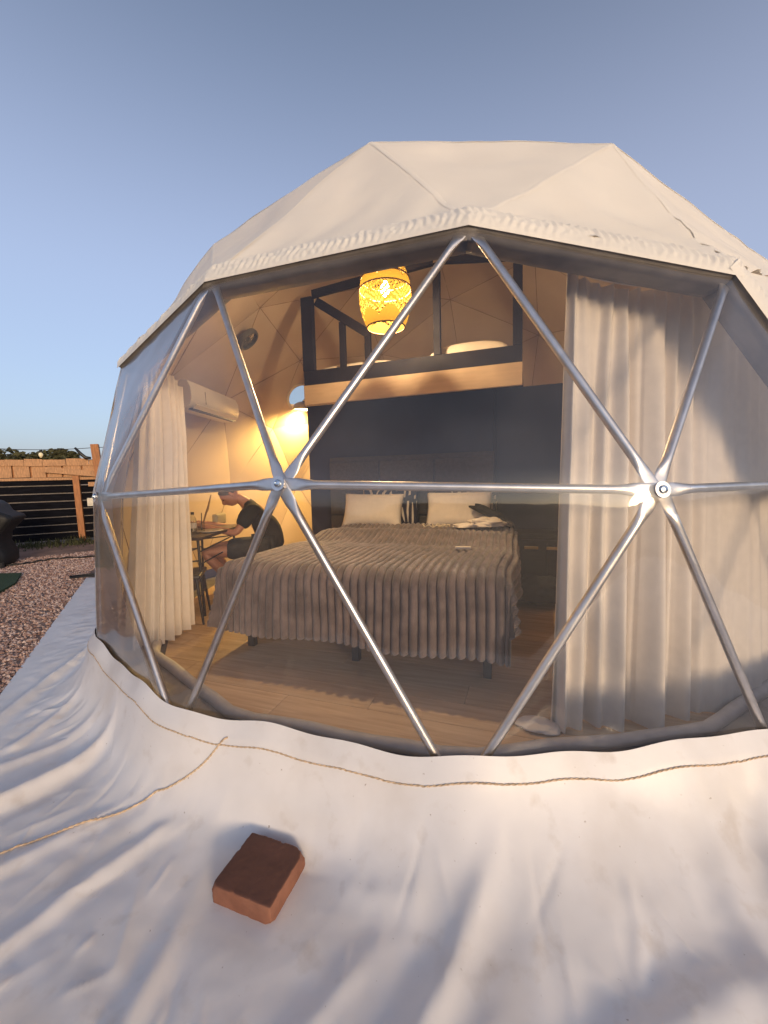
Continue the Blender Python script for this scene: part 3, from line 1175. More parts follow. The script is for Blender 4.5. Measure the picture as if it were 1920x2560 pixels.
def steepness(th):
    """how far out the skirt reaches before it lies flat"""
    deg = np.degrees(th)
    return 0.060 + 0.10 * np.exp(-((deg + 72) / 8.5) ** 2) + 0.07 * np.exp(-((deg + 48) / 14) ** 2)
DRm = RRm - rb[:, None]
lam = steepness(ths)[:, None]
zg = -0.082 + ridge_height(XX, YY) + 0.009 * soft_noise(XX, YY, 2.2, 1.3, 0.5) + 0.004 * soft_noise(XX, YY, 6.0, 4.1, 0.7) + 0.0030 * soft_noise(XX, YY, 15.0, 8.2, 1.2) + 0.0030 * (1 - 2 * np.abs(soft_noise(XX, YY, 9.0, 11.2, 0.6)))
ztop = 0.262 + 0.010 * np.sin(ths * 23)[:, None] + 0.006 * np.sin(ths * 51 + 1)[:, None]
zrope = ztop - 0.062
wall = DRm <= 0.0361
ZZ = np.where(wall, ztop + (zrope - ztop) * np.clip(DRm / 0.036, 0, 1),
              zg + (zrope - zg) * np.exp(-np.clip(DRm - 0.036, 0, None) / lam))
# small pinched creases below the rope
# crisp little creases scattered over the sheet
r3 = np.random.RandomState(4)
CR = np.zeros_like(XX)
for _ in range(190):
    t0 = R(r3.uniform(-135, -38)); r0 = r3.uniform(3.02, 3.75)
    ax, ay = r0 * math.cos(t0), r0 * math.sin(t0)
    aa = t0 + r3.uniform(-0.9, 0.9)
    ll = r3.uniform(0.05, 0.28)
    bx_, by_ = ax + ll * math.cos(aa), ay + ll * math.sin(aa)
    dx, dy = bx_ - ax, by_ - ay
    tt = np.clip(((XX - ax) * dx + (YY - ay) * dy) / (ll * ll), 0, 1)
    dd = np.hypot(XX - ax - tt * dx, YY - ay - tt * dy)
    CR += r3.choice([-1, 1, 1]) * r3.uniform(0.002, 0.0085) * np.sin(math.pi * np.clip(tt, 0.02, 0.98)) * np.exp(-dd / r3.uniform(0.006, 0.016))
ZZ += np.where(DRm > 0.05, CR, 0)
pin = np.array([[noise.noise((t * 26, 0.3, 2.0)) for t in ths]]).T
ZZ += 0.008 * np.abs(pin) * np.exp(-((DRm - 0.13) / 0.07) ** 2)
CR0 = ridge_height(XX, YY)
wb = np.exp(-((np.maximum(np.abs(XX - 0.085) - 0.10, 0)) ** 2 + (np.maximum(np.abs(YY + 3.195) - 0.095, 0)) ** 2) / 0.15 ** 2)
wb *= np.clip((DRm - 0.09) / 0.10, 0, 1)
ZZ = ZZ * (1 - wb) + (-0.080 + 0.1 * CR0) * wb
edge_u = np.clip((lim[:, None] - RRm) / 0.25, 0, 1)
ZZ = np.maximum(np.where(edge_u < 1, -0.094 + (ZZ + 0.094) * (0.25 + 0.75 * edge_u), ZZ), -0.095)
mb = MB()
P = [[(XX[i, j], YY[i, j], ZZ[i, j]) for j in range(XX.shape[1])] for i in range(NT)]
mb.grid(P)
sheet = mb.build('ground_sheet', M['vinyl_sheet'], None, smooth=True)
tag(sheet, 'wrinkled white vinyl skirt spread from the dome over the ground', 'ground sheet')
def sheet_z(x, y):
    th = math.atan2(y, x)
    i = int(round((th - TH0) / (TH1 - TH0) * (NT - 1)))
    i = max(0, min(NT - 1, i))
    return float(np.interp(math.hypot(x, y), RRm[i], ZZ[i]))

# jute rope tucked along the skirt, and a second length running off to the left
def rope_mesh(pts, r):
    mb = MB()
    # two twisted strands
    L = 0
    cum = [0]
    for a, b in zip(pts, pts[1:]):
        L += (b - a).length
        cum.append(L)
    for s in (0, math.pi):
        q = []
        for i, p in enumerate(pts):
            t = (pts[min(i + 1, len(pts) - 1)] - pts[max(i - 1, 0)]).normalized()
            n = t.cross(Vector((0, 0, 1))).normalized()
            b = n.cross(t)
            a = cum[i] * 160 + s
            q.append(p + (n * math.cos(a) + b * math.sin(a)) * r * 0.55)
        mb.tube(q, r * 0.62, 6)
    return mb
pts = []
for th in np.linspace(R(-150), R(-22), 900):
    rr = float(np.interp(th, ths, rb)) + 0.041
    x, yy = rr * math.cos(th), rr * math.sin(th)
    pts.append(Vector((x, yy, sheet_z(x, yy) + 0.004 + 0.006 * noise.noise((th * 14, 0, 0)))))
tag(rope_mesh(pts, 0.0031).build('jute_rope', M['rope'], None, smooth=True), 'tan jute rope tied round the dome along the skirt hem', 'rope')
RP2 = [(-0.215, -2.972), (-0.29, -2.995), (-0.39, -3.03), (-0.50, -3.062), (-0.65, -3.183), (-0.786, -3.306), (-0.858, -3.387), (-0.93, -3.48), (-1.0, -3.58)]
pts = []
for k in range(len(RP2) - 1):
    for t in np.linspace(0, 1, 40, endpoint=False):
        x = RP2[k][0] * (1 - t) + RP2[k + 1][0] * t
        yy = RP2[k][1] * (1 - t) + RP2[k + 1][1] * t
        x += 0.004 * noise.noise((k + t, 1, 0))
        yy += 0.004 * noise.noise((k + t, 5, 0))
        pts.append(Vector((x, yy, sheet_z(x, yy) + 0.004)))
tag(rope_mesh(pts, 0.0035).build('jute_rope', M['rope'], None, smooth=True), 'tan jute rope lying across the skirt towards the left', 'rope')

# brick holding the sheet down
def make_brick():
    bc = Vector((0.084, -3.194, 0))
    sx, sy, sz = 0.212, 0.192, 0.064
    bm = bmesh.new()
    bmesh.ops.create_cube(bm, size=1)
    bmesh.ops.subdivide_edges(bm, edges=bm.edges[:], cuts=30, use_grid_fill=True)
    bmesh.ops.scale(bm, vec=(sx, sy, sz), verts=bm.verts)
    rr_ = 0.0040
    chips = [((sx / 2, sy / 2, sz / 2), 0.042, 0.5), ((-sx / 2, -sy / 2, sz / 2), 0.020, 0.5), ((sx / 2, -sy / 2, -sz / 2), 0.03, 0.5), ((-.03, -sy / 2, sz / 2), 0.012, 0.6),
             ((0.03, -sy / 2, sz / 2), 0.010, 0.6), ((sx / 2, 0.02, sz / 2), 0.010, 0.7), ((sx / 2, -0.05, sz / 2), 0.012, 0.6), ((-sx / 2, 0.03, sz / 2), 0.012, 0.5), ((0.02, sy / 2, sz / 2), 0.012, 0.5)]
    for v in bm.verts:
        p = v.co.copy()
        q = Vector((max(-sx / 2 + rr_, min(sx / 2 - rr_, p.x)), max(-sy / 2 + rr_, min(sy / 2 - rr_, p.y)), max(-sz / 2 + rr_, min(sz / 2 - rr_, p.z))))
        d = p - q
        p = q + d.normalized() * rr_ if d.length > 1e-6 else p
        nn_ = d.normalized() if d.length > 1e-6 else Vector((0, 0, 1))
        p += nn_ * (0.0022 * nz3(p, 14) + 0.0011 * nz3(p, 60) + 0.0009 * nz3(p, 150))
        for c, r0, k in chips:
            dd = (p - Vector(c)).length + 0.004 * nz3(p, 90)
            if dd < r0 * 0.75:
                p -= Vector(c).normalized() * (r0 * 0.75 - dd) * k
        v.co = p
    me = D.meshes.new('brick')
    bm.to_mesh(me)
    bm.free()
    me.polygons.foreach_set('use_smooth', [True] * len(me.polygons))
    pass
    me.materials.append(M['brick'])
    o = D.objects.new('brick', me)
    COL.objects.link(o)
    h = [sheet_z(bc.x + a * 0.09, bc.y + b * 0.085) for a, b in ((1, 0), (-1, 0), (0, 1), (0, -1), (0, 0))]
    sxl = (h[0] - h[1]) / 0.18
    syl = (h[2] - h[3]) / 0.17
    n = Vector((-sxl * 0.5, -syl * 0.5, 1)).normalized()
    q = Vector((0, 0, 1)).rotation_difference(n)
    o.rotation_mode = 'QUATERNION'
    from mathutils import Quaternion
    o.rotation_quaternion = q @ Quaternion((0, 0, 1), R(-0.5))
    zb = max(h[4], sum(h[:4]) / 4) - 0.006
    o.location = (bc.x, bc.y, zb + sz / 2)
    return tag(o, 'dark red clay brick weighing down the white vinyl skirt', 'brick')
brick = make_brick()

exec_parts = []
# ------------------------------------------------------------------ rear partition wall and loft
wall_t = thing('partition_wall', 'dark navy partition wall behind the bed', 'wall', (-0.2, 0.40, 0))
mb = MB()
mb.box((0.10, 0.42, 1.045), (3.62, 0.10, 2.09))
mb.build('wall_panel', M['navy_wall'], wall_t, bevel=0.003)
for x in (0.55, 1.25):
    mb = MB()
    mb.box((x, 0.366, 1.045), (0.035, 0.012, 2.08))
    mb.build('cover_strip', M['navy_wood'], wall_t, bevel=0.002)

loft = thing('loft', 'timber sleeping loft with dark railing above the bed', 'loft', (-0.24, -0.40, 1.95))
LX0, LX1, LY = -1.30, 0.835, -0.40
mb = MB()
mb.box(((LX0 + LX1) / 2, LY + 0.02, 2.052), (LX1 - LX0, 0.04, 0.194))
mb.build('fascia_board', M['beam'], loft, bevel=0.002)
mb = MB()
mb.box(((LX0 + LX1) / 2, 0.62, 2.125), (LX1 - LX0, 1.96, 0.045))
mb.build('loft_deck', M['navy_wood'], loft)
mb = MB()
mb.box(((LX0 + LX1) / 2, LY + 0.03, 2.222), (LX1 - LX0 - 0.004, 0.05, 0.144))
mb.build('kick_board', M['navy_wood'], loft, bevel=0.003)
for x0, x1, zt in ((LX0, LX0 + 0.125, 3.02), (0.755, 0.833, 3.02), (0.062, 0.125, 3.10)):
    mb = MB()
    mb.box(((x0 + x1) / 2, LY + 0.03, (2.295 + zt) / 2), (x1 - x0, 0.06, zt - 2.295))
    mb.build('post', M['navy_wood'], loft, bevel=0.003)
mb = MB()
mb.beam((LX0 + 0.125, LY + 0.03, 3.045), (0.060, LY + 0.03, 3.13), 0.05, 0.07)
mb.build('top_rail', M['navy_wood'], loft, bevel=0.003)
mb = MB()
mb.beam((0.127, LY + 0.03, 3.13), (0.753, LY + 0.03, 3.04), 0.05, 0.07)
mb.build('top_rail', M['navy_wood'], loft, bevel=0.003)
mb = MB()
mb.beam((LX0 + 0.13, LY + 0.10, 3.00), (-0.60, LY + 0.10, 2.60), 0.045, 0.085)
mb.build('brace', M['navy_wood'], loft, bevel=0.003)
for x, z0, z1 in ((-0.893, 2.30, 2.76), (-0.62, 2.30, 2.62)):
    mb = MB()
    mb.box((x, LY + 0.11, (z0 + z1) / 2), (0.06, 0.045, z1 - z0))
    mb.build('baluster', M['navy_wood'], loft, bevel=0.003)

def cushion(mb, c, sx, sy, h, rot=None, n=18, pinch=0.10, seed=0.0, wr=0.006):
    """soft filled cushion, thin at the seam"""
    for side in (1, -1):
        rows = []
        for i in range(n + 1):
            u = -1 + 2 * i / n
            row = []
            for j in range(n + 1):
                v = -1 + 2 * j / n
                th = max(0.0, (1 - abs(u) ** 3.2) * (1 - abs(v) ** 3.2)) ** 0.55
                k = 1 - pinch * (1 - abs(v)) * abs(u) ** 4 * 0.0
                x = u * sx / 2 * (1 - pinch * (1 - v * v) * abs(u) ** 3)
                y = v * sy / 2 * (1 - pinch * (1 - u * u) * abs(v) ** 3)
                z = side * (h / 2 * th) + wr * noise.noise((u * 2.4 + seed, v * 2.4, seed)) * th * side
                p = Vector((x, y, z))
                if rot is not None:
                    p = rot @ p
                row.append(p + Vector(c))
            rows.append(row)
        mb.grid(rows)
mb = MB()
cushion(mb, (-0.78, 0.18, 2.29), 0.95, 1.0, 0.24, seed=2)
tag(mb.build('loft_bedding', M['pillow'], None, smooth=True, weld=True), 'pale folded bedding on the left of the loft', 'bedding')
mb = MB()
cushion(mb, (0.36, -0.17, 2.285), 0.78, 0.32, 0.27, seed=5, pinch=0.05)
tag(mb.build('bolster', M['pillow'], None, smooth=True, weld=True), 'pale rolled bolster on the right of the loft', 'bolster')
mb = MB()
cushion(mb, (-0.12, -0.15, 2.22), 0.36, 0.34, 0.16, seed=8, pinch=0.05)
tag(mb.build('folded_towel', M['pillow'], None, smooth=True, weld=True), 'small pale folded towel beside the loft bolster', 'towel')

# ------------------------------------------------------------------ bed
bed = thing('bed', 'double bed with grey padded headboard and black legs', 'bed', (-0.17, -0.8, 0))
for x, y0, r_ in ((-1.0, -1.80, 0), (-0.176, -1.81, 0), (0.66, -1.80, 0), (-1.0, 0.12, 0), (0.66, 0.12, 0)):
    mb = MB()
    mb.box((x, y0, 0.13), (0.048, 0.048, 0.26))
    mb.build('leg', M['black_metal'], bed, bevel=0.003)
mb = MB()
for y0 in (-1.80, 0.12):
    mb.box((-0.17, y0, 0.285), (1.70, 0.04, 0.05))
for x in (-1.0, -0.17, 0.66):
    mb.box((x, -0.84, 0.285), (0.04, 1.88, 0.045))
mb.build('bed_frame', M['black_metal'], bed)
mb = MB()
mb.box((-0.17, -0.84, 0.44), (1.70, 1.96, 0.26))
mb.build('mattress', M['mattress'], bed, bevel=0.04, smooth=True)
mb = MB()
mb.box((-0.42, 0.325, 0.78), (1.94, 0.05, 1.32))
hb = mb.build('headboard', M['head'], bed, bevel=0.01)
for i in range(3):
    for j in range(4):
        mb = MB()
        mb.box((-0.42 - 0.97 + 0.323 + i * 0.647, 0.288, 0.27 + j * 0.32), (0.635, 0.035, 0.308))
        mb.build('panel', M['head'], hb, bevel=0.014, smooth=True)

# ribbed blanket
BX0, BX1, BYF, BYB, BZ = -1.03, 0.70, -1.865, 0.03, 0.615
def blanket():
    pitch = 0.0535
    nside = 0.50
    ux0, ux1 = BX0 - nside, BX1 + 0.34
    nr = int(round((ux1 - ux0) / pitch))
    per = 9
    NU = nr * per
    front = 0.50
    NVv = 150
    tot = front + (BYB - BYF)
    rows = []
    for j in range(NVv + 1):
        v = tot * j / NVv
        row = []
        for i in range(NU + 1):
            u = ux0 + (ux1 - ux0) * i / NU
            dl = max(0.0, BX0 - u)
            dr = max(0.0, u - BX1)
            dv = max(0.0, front - v)
            yt = BYF + max(0.0, v - front)
            xt = min(max(u, BX0), BX1)
            # gentle wander of the ribs
            xt += 0.022 * noise.noise((v * 1.6, u * 0.7, 0.4)) * min(1, (v + 0.1) * 2)
            rc = 0.085
            def drop(d):
                # rounded edge: returns outward, downward
                if d < rc * math.pi / 2:
                    a = d / rc
                    return rc * math.sin(a), rc * (1 - math.cos(a))
                return rc, rc + d - rc * math.pi / 2
            oxl, dzl = drop(dl)
            oxr, dzr = drop(dr)
            oy, dzv = drop(dv)
            x = xt - oxl + oxr
            y_ = yt - oy
            dz = max(dzl, dzr, dzv)
            if dzv > 0 and (dzl > 0 or dzr > 0):
                m1, m2 = min(max(dzl, dzr), dzv), max(dzl, dzr, dzv)
                s = -1 if dzl > 0 else 1
                x += s * 0.05 * m1
                y_ -= 0.10 * m1
                dz = m2 - 0.10 * m1
            flare = 0.07 * dzv + 0.028 * math.sin(u * 7.0 + 0.6) * min(1, dzv * 3)
            y_ -= flare
            if dzr > 0 and dzv < 0.3:
                x += 0.022 * math.sin(yt * 9) * min(1, dzr * 4)
            if dzl > 0:
                x -= 0.03 * dzl
            # duvet loft on top: soft roll across, then a hollow, then the head end
            top = 0.055 * math.exp(-((yt + 0.52) / 0.17) ** 2) - 0.035 * math.exp(-((yt + 0.90) / 0.13) ** 2) * 0.6 + 0.050 * math.exp(-((yt - 0.02) / 0.28) ** 2)
            top -= 0.045 * math.exp(-((yt + 0.28) / 0.10) ** 2) * 0.5
            edge = min(1.0, max(0.0, min(u - BX0 + 0.12, BX1 + 0.12 - u)) / 0.25)
            z = BZ + top * (0.4 + 0.6 * edge) - dz + 0.012 * noise.noise((u * 3, v * 3, 2.2))
            # normal direction for the ribs
            if dz > 0.085:
                if dzv >= max(dzl, dzr):
                    nrm = Vector((0, -1, 0.05))
                elif dzl > 0:
                    nrm = Vector((-1, 0, 0.05))
                else:
                    nrm = Vector((1, 0, 0.05))
            elif dz > 0:
                a = dz / 0.085
                base = Vector((0, -1, 0)) if dzv >= max(dzl, dzr) else (Vector((-1, 0, 0)) if dzl > 0 else Vector((1, 0, 0)))
                nrm = (base * a + Vector((0, 0, 1)) * (1 - a * 0.7))
            else:
                nrm = Vector((0, 0, 1))
            nrm.normalize()
            phs = (i / per)
            rib = abs(math.sin(math.pi * phs)) ** 0.62
            amp = 0.034 * (0.9 + 0.25 * noise.noise((math.floor(phs) * 3.3, v * 2, 0)))
            fuzz = 0.0022 * noise.noise((u * 60, v * 40, 1)) + 0.003 * noise.noise((u * 22, v * 14, 5))
            p = Vector((x, y_, max(z, 0.03))) + nrm * (rib * amp + fuzz)
            if j == 0:
                p.z += 0.012 * (1 - rib)
                p.y += 0.012
            if j == 1:
                p.z -= 0.010 * rib
            row.append(p)
        rows.append(row)
    mb = MB()
    mb.grid(rows)
    return mb
bl = blanket().build('blanket', M['blanket'], None, smooth=True)
tag(bl, 'thick grey brown ribbed plush blanket over the bed', 'blanket')

# pillows
def tilt(ax, a):
    return Matrix.Rotation(a, 3, ax)
mb = MB()
cushion(mb, (0, 0, 0), 0.70, 0.40, 0.16, n=22, seed=1.0, pinch=0.06)
o = mb.build('pillow', M['pillow'], None, smooth=True, weld=True)
o.location = (-0.745, 0.035, 0.825)
o.rotation_euler = (R(68), R(1), R(3))
tag(o, 'white pillow in front, nearest the lit side wall', 'pillow', 'pillows on the bed')
o2 = o.copy()
COL.objects.link(o2)
o2.location = (0.20, 0.055, 0.83)
o2.rotation_euler = (R(70), R(-1), R(-2))
o2.scale = (0.99, 1.02, 1.0)
tag(o2, 'white pillow in front, behind the black garment', 'pillow', 'pillows on the bed')
mb = MB()
cushion(mb, (0, 0, 0), 0.68, 0.47, 0.13, n=22, seed=3.0, pinch=0.06)
for k, (x, dz, lab) in enumerate(((-0.60, 0.0, 'navy pillow with white strokes behind the left white pillow'), (0.245, 0.012, 'navy pillow with white strokes behind the right white pillow'))):
    q = mb.build('patterned_pillow', M['print1'], None, smooth=True, weld=True)
    q.location = (x + 0.02, 0.165, 0.845 + dz)
    q.rotation_euler = (R(78), R(-2 + 4 * k), 0)
    tag(q, lab, 'pillow', 'navy pillows at the headboard')

def crumple(c, s, seed, amp=0.35, n=28, flat=0.3):
    mb = MB()
    rows = []
    for i in range(n + 1):
        a = math.pi * i / n
        row = []
        for j in range(n * 2 + 1):
            b = 2 * math.pi * (j % (n * 2)) / (n * 2)
            d = Vector((math.sin(a) * math.cos(b), math.sin(a) * math.sin(b), math.cos(a)))
            f = 1 + amp * (noise.noise(d * 1.7 + Vector((seed, 0, 0))) + 0.5 * (1 - 2 * abs(noise.noise(d * 3.1 + Vector((0, seed, 0))))) - 0.2)
            p = Vector((d.x * s[0] * f, d.y * s[1] * f, d.z * s[2] * f))
            p.z = max(p.z, -s[2] * flat)
            row.append(p + Vector(c))
        rows.append(row)
    mb.grid(rows)
    return mb
tag(crumple((0.50, -0.16, 0.715), (0.17, 0.10, 0.060), 3.3).build('white_shirt', M['white_cloth'], None, smooth=True, weld=True), 'crumpled white shirt lying on the bed corner', 'shirt')
tag(crumple((0.34, -0.16, 0.69), (0.16, 0.07, 0.030), 6.1).build('white_sleeve', M['white_cloth'], None, smooth=True, weld=True), 'flat white cloth beside the crumpled shirt', 'cloth')
bg_ = crumple((0, 0, 0), (0.20, 0.07, 0.06), 9.3, amp=0.25).build('black_garment', M['black_cloth'], None, smooth=True, weld=True)
bg_.location = (0.53, -0.08, 0.80)
bg_.rotation_euler = (0, R(24), 0)
tag(bg_, 'bundled black garment against the right white pillow', 'garment')
tag(crumple((0.655, -0.06, 0.70), (0.10, 0.10, 0.05), 1.3).build('grey_garment', M['head'], None, smooth=True, weld=True), 'dark grey cloth hanging at the bed corner', 'garment')
mb = MB()
pts = []
for k in range(90):
    t = k / 89
    a = t * 11.0
    rx = 0.115 * (1 - 0.55 * t)
    pts.append((0.06 + rx * math.cos(a + 2.5) + 0.10 * t, -0.50 + 0.075 * math.sin(a + 2.5) * (1 - 0.5 * t), 0.735 + 0.01 * math.sin(k)))
mb.tube(pts, 0.0042, 6)
tag(mb.build('charging_cable', M['cable_white'], None, smooth=True), 'thin pale charging cable looped on the blanket', 'cable')
mb = MB()
mb.box((0.43, -1.17, 0.655), (0.115, 0.045, 0.018), Matrix.Rotation(R(6), 3, 'Z'))
tag(mb.build('remote_control', M['plastic_white'], None, bevel=0.005), 'small white remote lying on the ribbed blanket', 'remote')

# bedside chest and bag at the right of the bed
ns = thing('bedside_chest', 'black bedside chest with brass bar handles', 'chest', (1.04, 0.10, 0))
mb = MB()
mb.box((1.06, 0.12, 0.31), (0.62, 0.40, 0.60))
mb.build('carcass', M['dark_wood'], ns, bevel=0.004)
for k in range(2):
    mb = MB()
    mb.box((0.905 + k * 0.305, -0.087, 0.33), (0.295, 0.018, 0.46))
    d_ = mb.build('drawer_front', M['dark_wood'], ns, bevel=0.004)
    mb = MB()
    mb.box((0.915 + k * 0.20, -0.105, 0.485), (0.125, 0.016, 0.028))
    mb.build('handle', M['gold'], d_, bevel=0.004)
tag(crumple((0.98, -0.36, 0.12), (0.24, 0.16, 0.15), 12.0, amp=0.3).build('cloth_bag', M['black_cloth'], None, smooth=True, weld=True), 'slumped black bag on the floor beside the bed', 'bag')

# ------------------------------------------------------------------ curtains
def poly_eval(path, t):
    """catmull-rom through plan points"""
    n = len(path) - 1
    s = min(max(t, 0), 0.99999) * n
    i = int(s)
    f = s - i
    def P_(k): return Vector(path[max(0, min(n, k))])
    p0, p1, p2, p3 = P_(i - 1), P_(i), P_(i + 1), P_(i + 2)
    return 0.5 * ((2 * p1) + (p2 - p0) * f + (2 * p0 - 5 * p1 + 4 * p2 - p3) * f * f + (3 * p1 - p0 - 3 * p2 + p3) * f ** 3)
def curtain(path_top, path_bot, ztop, zbot, npl, amp_t, amp_b, NU, NV, seed, flatfn=None):
    rows = []
    for i in range(NU + 1):
        t = i / NU
        row = []
        pt, pb = poly_eval(path_top, t), poly_eval(path_bot, t)
        et, eb = poly_eval(path_top, t + 0.004) - poly_eval(path_top, t - 0.004), poly_eval(path_bot, t + 0.004) - poly_eval(path_bot, t - 0.004)
        for j in range(NV + 1):
            h = j / NV      # 0 top
            p = pt.lerp(pb, h)
            tan = et.lerp(eb, h)
            if tan.length < 1e-6: tan = Vector((1, 0))
            tan = tan.normalized()
            nr = Vector((-tan.y, tan.x))
            w = flatfn(t) if flatfn else 1.0
            tw = t + 0.010 * noise.noise((t * 6, h * 2, seed)) * h
            big = math.sin(2 * math.pi * npl * tw + 3.2 * noise.noise((t * 7, seed, 0)))
            big = math.copysign(abs(big) ** 0.75, big) * (0.75 + 0.8 * noise.noise((t * 11, h * 0.8, seed)))
            big += 0.45 * math.sin(2 * math.pi * npl * 2.13 * tw + seed) 
            fine = math.sin(2 * math.pi * npl * 2.7 * t + seed) * math.exp(-h * 5.0)
            tape = noise.noise((t * npl * 9, h * 40, seed)) * math.exp(-(h / 0.035) ** 2)
            fold = noise.noise((t * npl * 1.5, h * 2.2, seed + 5))
            a = amp_t * (1 - h) ** 1.0 + amp_b * h
            d = w * (a * big * (0.35 + 0.65 * min(1, h * 5)) + 0.012 * fine + 0.008 * tape) + 0.012 * fold * (0.3 + w)
            side = 0.010 * w * math.cos(2 * math.pi * npl * tw) * min(1, h * 4)
            zt = ztop(t) if callable(ztop) else ztop
            z = zt * (1 - h) + zbot * h + (0.012 * noise.noise((t * npl * 3, 0, seed)) if j == 0 else 0)
            q = p + nr * d + tan * side
            row.append((q.x, q.y, z))
        rows.append(row)
    mb = MB()
    mb.grid(rows)
    return mb
def pol(r, deg):
    return (r * math.cos(R(deg)), r * math.sin(R(deg)))
cr = thing('right_curtain', 'wide grey gathered curtain drawn across the right of the window', 'curtain', (*pol(2.4, -45), 0))
top = [pol(2.40, -64.5), pol(2.42, -58), pol(2.45, -50), pol(2.50, -42), pol(2.50, -30), pol(2.50, -15), pol(2.5, 0)]
bot = [pol(2.43, -66.0), pol(2.46, -59), pol(2.50, -50.5), pol(2.58, -42), pol(2.60, -30), pol(2.58, -15), pol(2.55, 0)]
curtain(top, bot, lambda t: 2.06 - 0.07 * math.sin(min(1, t * 2.6) * math.pi) + 0.06 * max(0, 0.05 - t) / 0.05, 0.006, 11, 0.026, 0.060, 620, 80, 5.7,
        lambda t: 1.0 if t < 0.31 else max(0.20, 1 - (t - 0.31) * 9)).build('curtain_cloth', M['curtain'], cr, smooth=True)
mb = MB()
rl = []
for k in range(40):
    q = poly_eval(top, k / 39)
    rl.append((q.x * 1.004, q.y * 1.004, 2.075 - 0.07 * math.sin(min(1, k / 39 * 2.6) * math.pi)))
mb.tube(rl, 0.008, 6)
mb.build('curtain_rail', M['plastic_white'], cr, smooth=True)
# cloth puddled on the floor at the curtain's foot
tag(crumple((*pol(2.41, -67.3), 0.012), (0.10, 0.065, 0.014), 4.4, amp=0.2, n=22).build('curtain_hem', M['curtain'], cr, smooth=True, weld=True), None)
D.objects['curtain_hem'].data.transform(Matrix.Identity(4))

cl = thing('left_curtain', 'narrow grey curtain bunched at the left of the window', 'curtain', (-1.66, -1.9, 0))
top = [(-1.72, -1.60), (-1.66, -1.70), (-1.60, -1.80), (-1.57, -1.90), (-1.56, -2.0), (-1.64, -2.02)]
bot = [(-1.76, -1.60), (-1.71, -1.74), (-1.66, -1.86), (-1.64, -1.97), (-1.70, -2.10), (-1.82, -2.13)]
curtain(top, bot, lambda t: 1.93 + 0.05 * math.sin(t * 3), 0.02, 6, 0.030, 0.050, 240, 70, 8.1).build('curtain_cloth', M['curtain'], cl, smooth=True)

# ------------------------------------------------------------------ pendant lamp
LP = Vector((-0.19, -1.0, 0))
pend = thing('pendant_lamp', 'lit barrel shaped woven rattan pendant lamp', 'lamp', (LP.x, LP.y, 2.36))
def barrel(t):
    """radius along the height"""
    return 0.118 + 0.088 * math.sin(math.pi * (0.10 + 0.83 * t)) ** 0.9
ZB, ZT = 2.375, 2.865
mb = MB()
NA, NH = 108, 72
o = 0
for i in range(NH + 1):
    t = i / NH
    rr = barrel(t)
    for k in range(NA):
        a = 2 * math.pi * k / NA
        mb.v.append((LP.x + rr * math.cos(a), LP.y + rr * math.sin(a), ZB + (ZT - ZB) * t))
bands = {0, 1, 41, 42, 53, 54, 70, 71}
for i in range(NH):
    for k in range(NA):
        if i not in bands:
            # punched weave: arches and rows of holes
            u = (k % 18 - 9) / 9.0
            v = (i % 41) / 41.0
            rad = math.hypot(u, (v - 0.1) * 1.6)
            ringv = int(rad * 9) % 2
            if (ringv == 0 and k % 2 == 0) or (ringv == 1 and k % 2 == 1 and i % 3 != 0):
                continue
        k2 = (k + 1) % NA
        mb.f.append((i * NA + k, i * NA + k2, (i + 1) * NA + k2, (i + 1) * NA + k))
sh = mb.build('lamp_shade', M['shade'], pend)
for z in (ZB, ZB + (ZT - ZB) * 42 / 72, ZB + (ZT - ZB) * 54 / 72, ZT):
    mb = MB()
    rr = barrel((z - ZB) / (ZT - ZB)) + 0.002
    mb.tube([(LP.x + rr * math.cos(a), LP.y + rr * math.sin(a), z) for a in np.linspace(0, 2 * math.pi, 41)], 0.006, 6, cap=False)
    mb.build('shade_ring', M['stick'], pend, smooth=True)
mb = MB()
mb.lathe([(0.012, 2.735), (0.020, 2.72), (0.036, 2.68), (0.036, 2.655), (0.020, 2.625), (0.004, 2.615)], (LP.x, LP.y, 0), 16)
mb.build('lamp_bulb', M['bulb'], pend, smooth=True)
mb = MB()
mb.tube([(LP.x, LP.y, 2.735), (LP.x, LP.y, 3.38)], 0.006, 6)
mb.tube([(LP.x, LP.y, 2.735), (LP.x, LP.y, 2.80)], 0.018, 10)
mb.build('lamp_cord', M['black_metal'], pend)
ld = D.lights.new('pendant_light', 'POINT')
ld.energy = 58
ld.color = (1.0, 0.70, 0.36)
ld.shadow_soft_size = 0.045
lo = D.objects.new('pendant_light', ld)
COL.objects.link(lo)
lo.location = (LP.x, LP.y, 2.585)

# wall lamp under the porthole
wl = thing('wall_lamp', 'small lit wall lamp below the round porthole', 'lamp', (-2.12, 0.93, 2.15))
WL = Vector((-2.12, 0.93, 2.16))
mb = MB()
mb.lathe([(0.13, 0.0), (0.128, 0.03), (0.10, 0.075), (0.05, 0.105), (0.012, 0.115)], WL, 24, False, True)
mb.build('lamp_shade', M['plastic_white'], wl, smooth=True)
mb = MB()
mb.lathe([(0.001, 0.012), (0.122, 0.012)], WL, 24, False, False)
mb.build('lamp_diffuser', M['sconce_lit'], wl)
mb = MB()
mb.tube([WL + Vector((0, 0, 0.105)), WL + Vector((0.10, -0.03, 0.11)), WL + Vector((0.42, -0.40, 0.06))], 0.010, 8)
mb.build('lamp_arm', M['black_metal'], wl, smooth=True)
ld = D.lights.new('wall_lamp_light', 'SPOT')
ld.energy = 150
ld.color = (1.0, 0.64, 0.19)
ld.spot_size = R(168)
ld.spot_blend = 0.5
ld.shadow_soft_size = 0.08
lo = D.objects.new('wall_lamp_light', ld)
COL.objects.link(lo)
lo.location = WL + Vector((0, 0, -0.02))

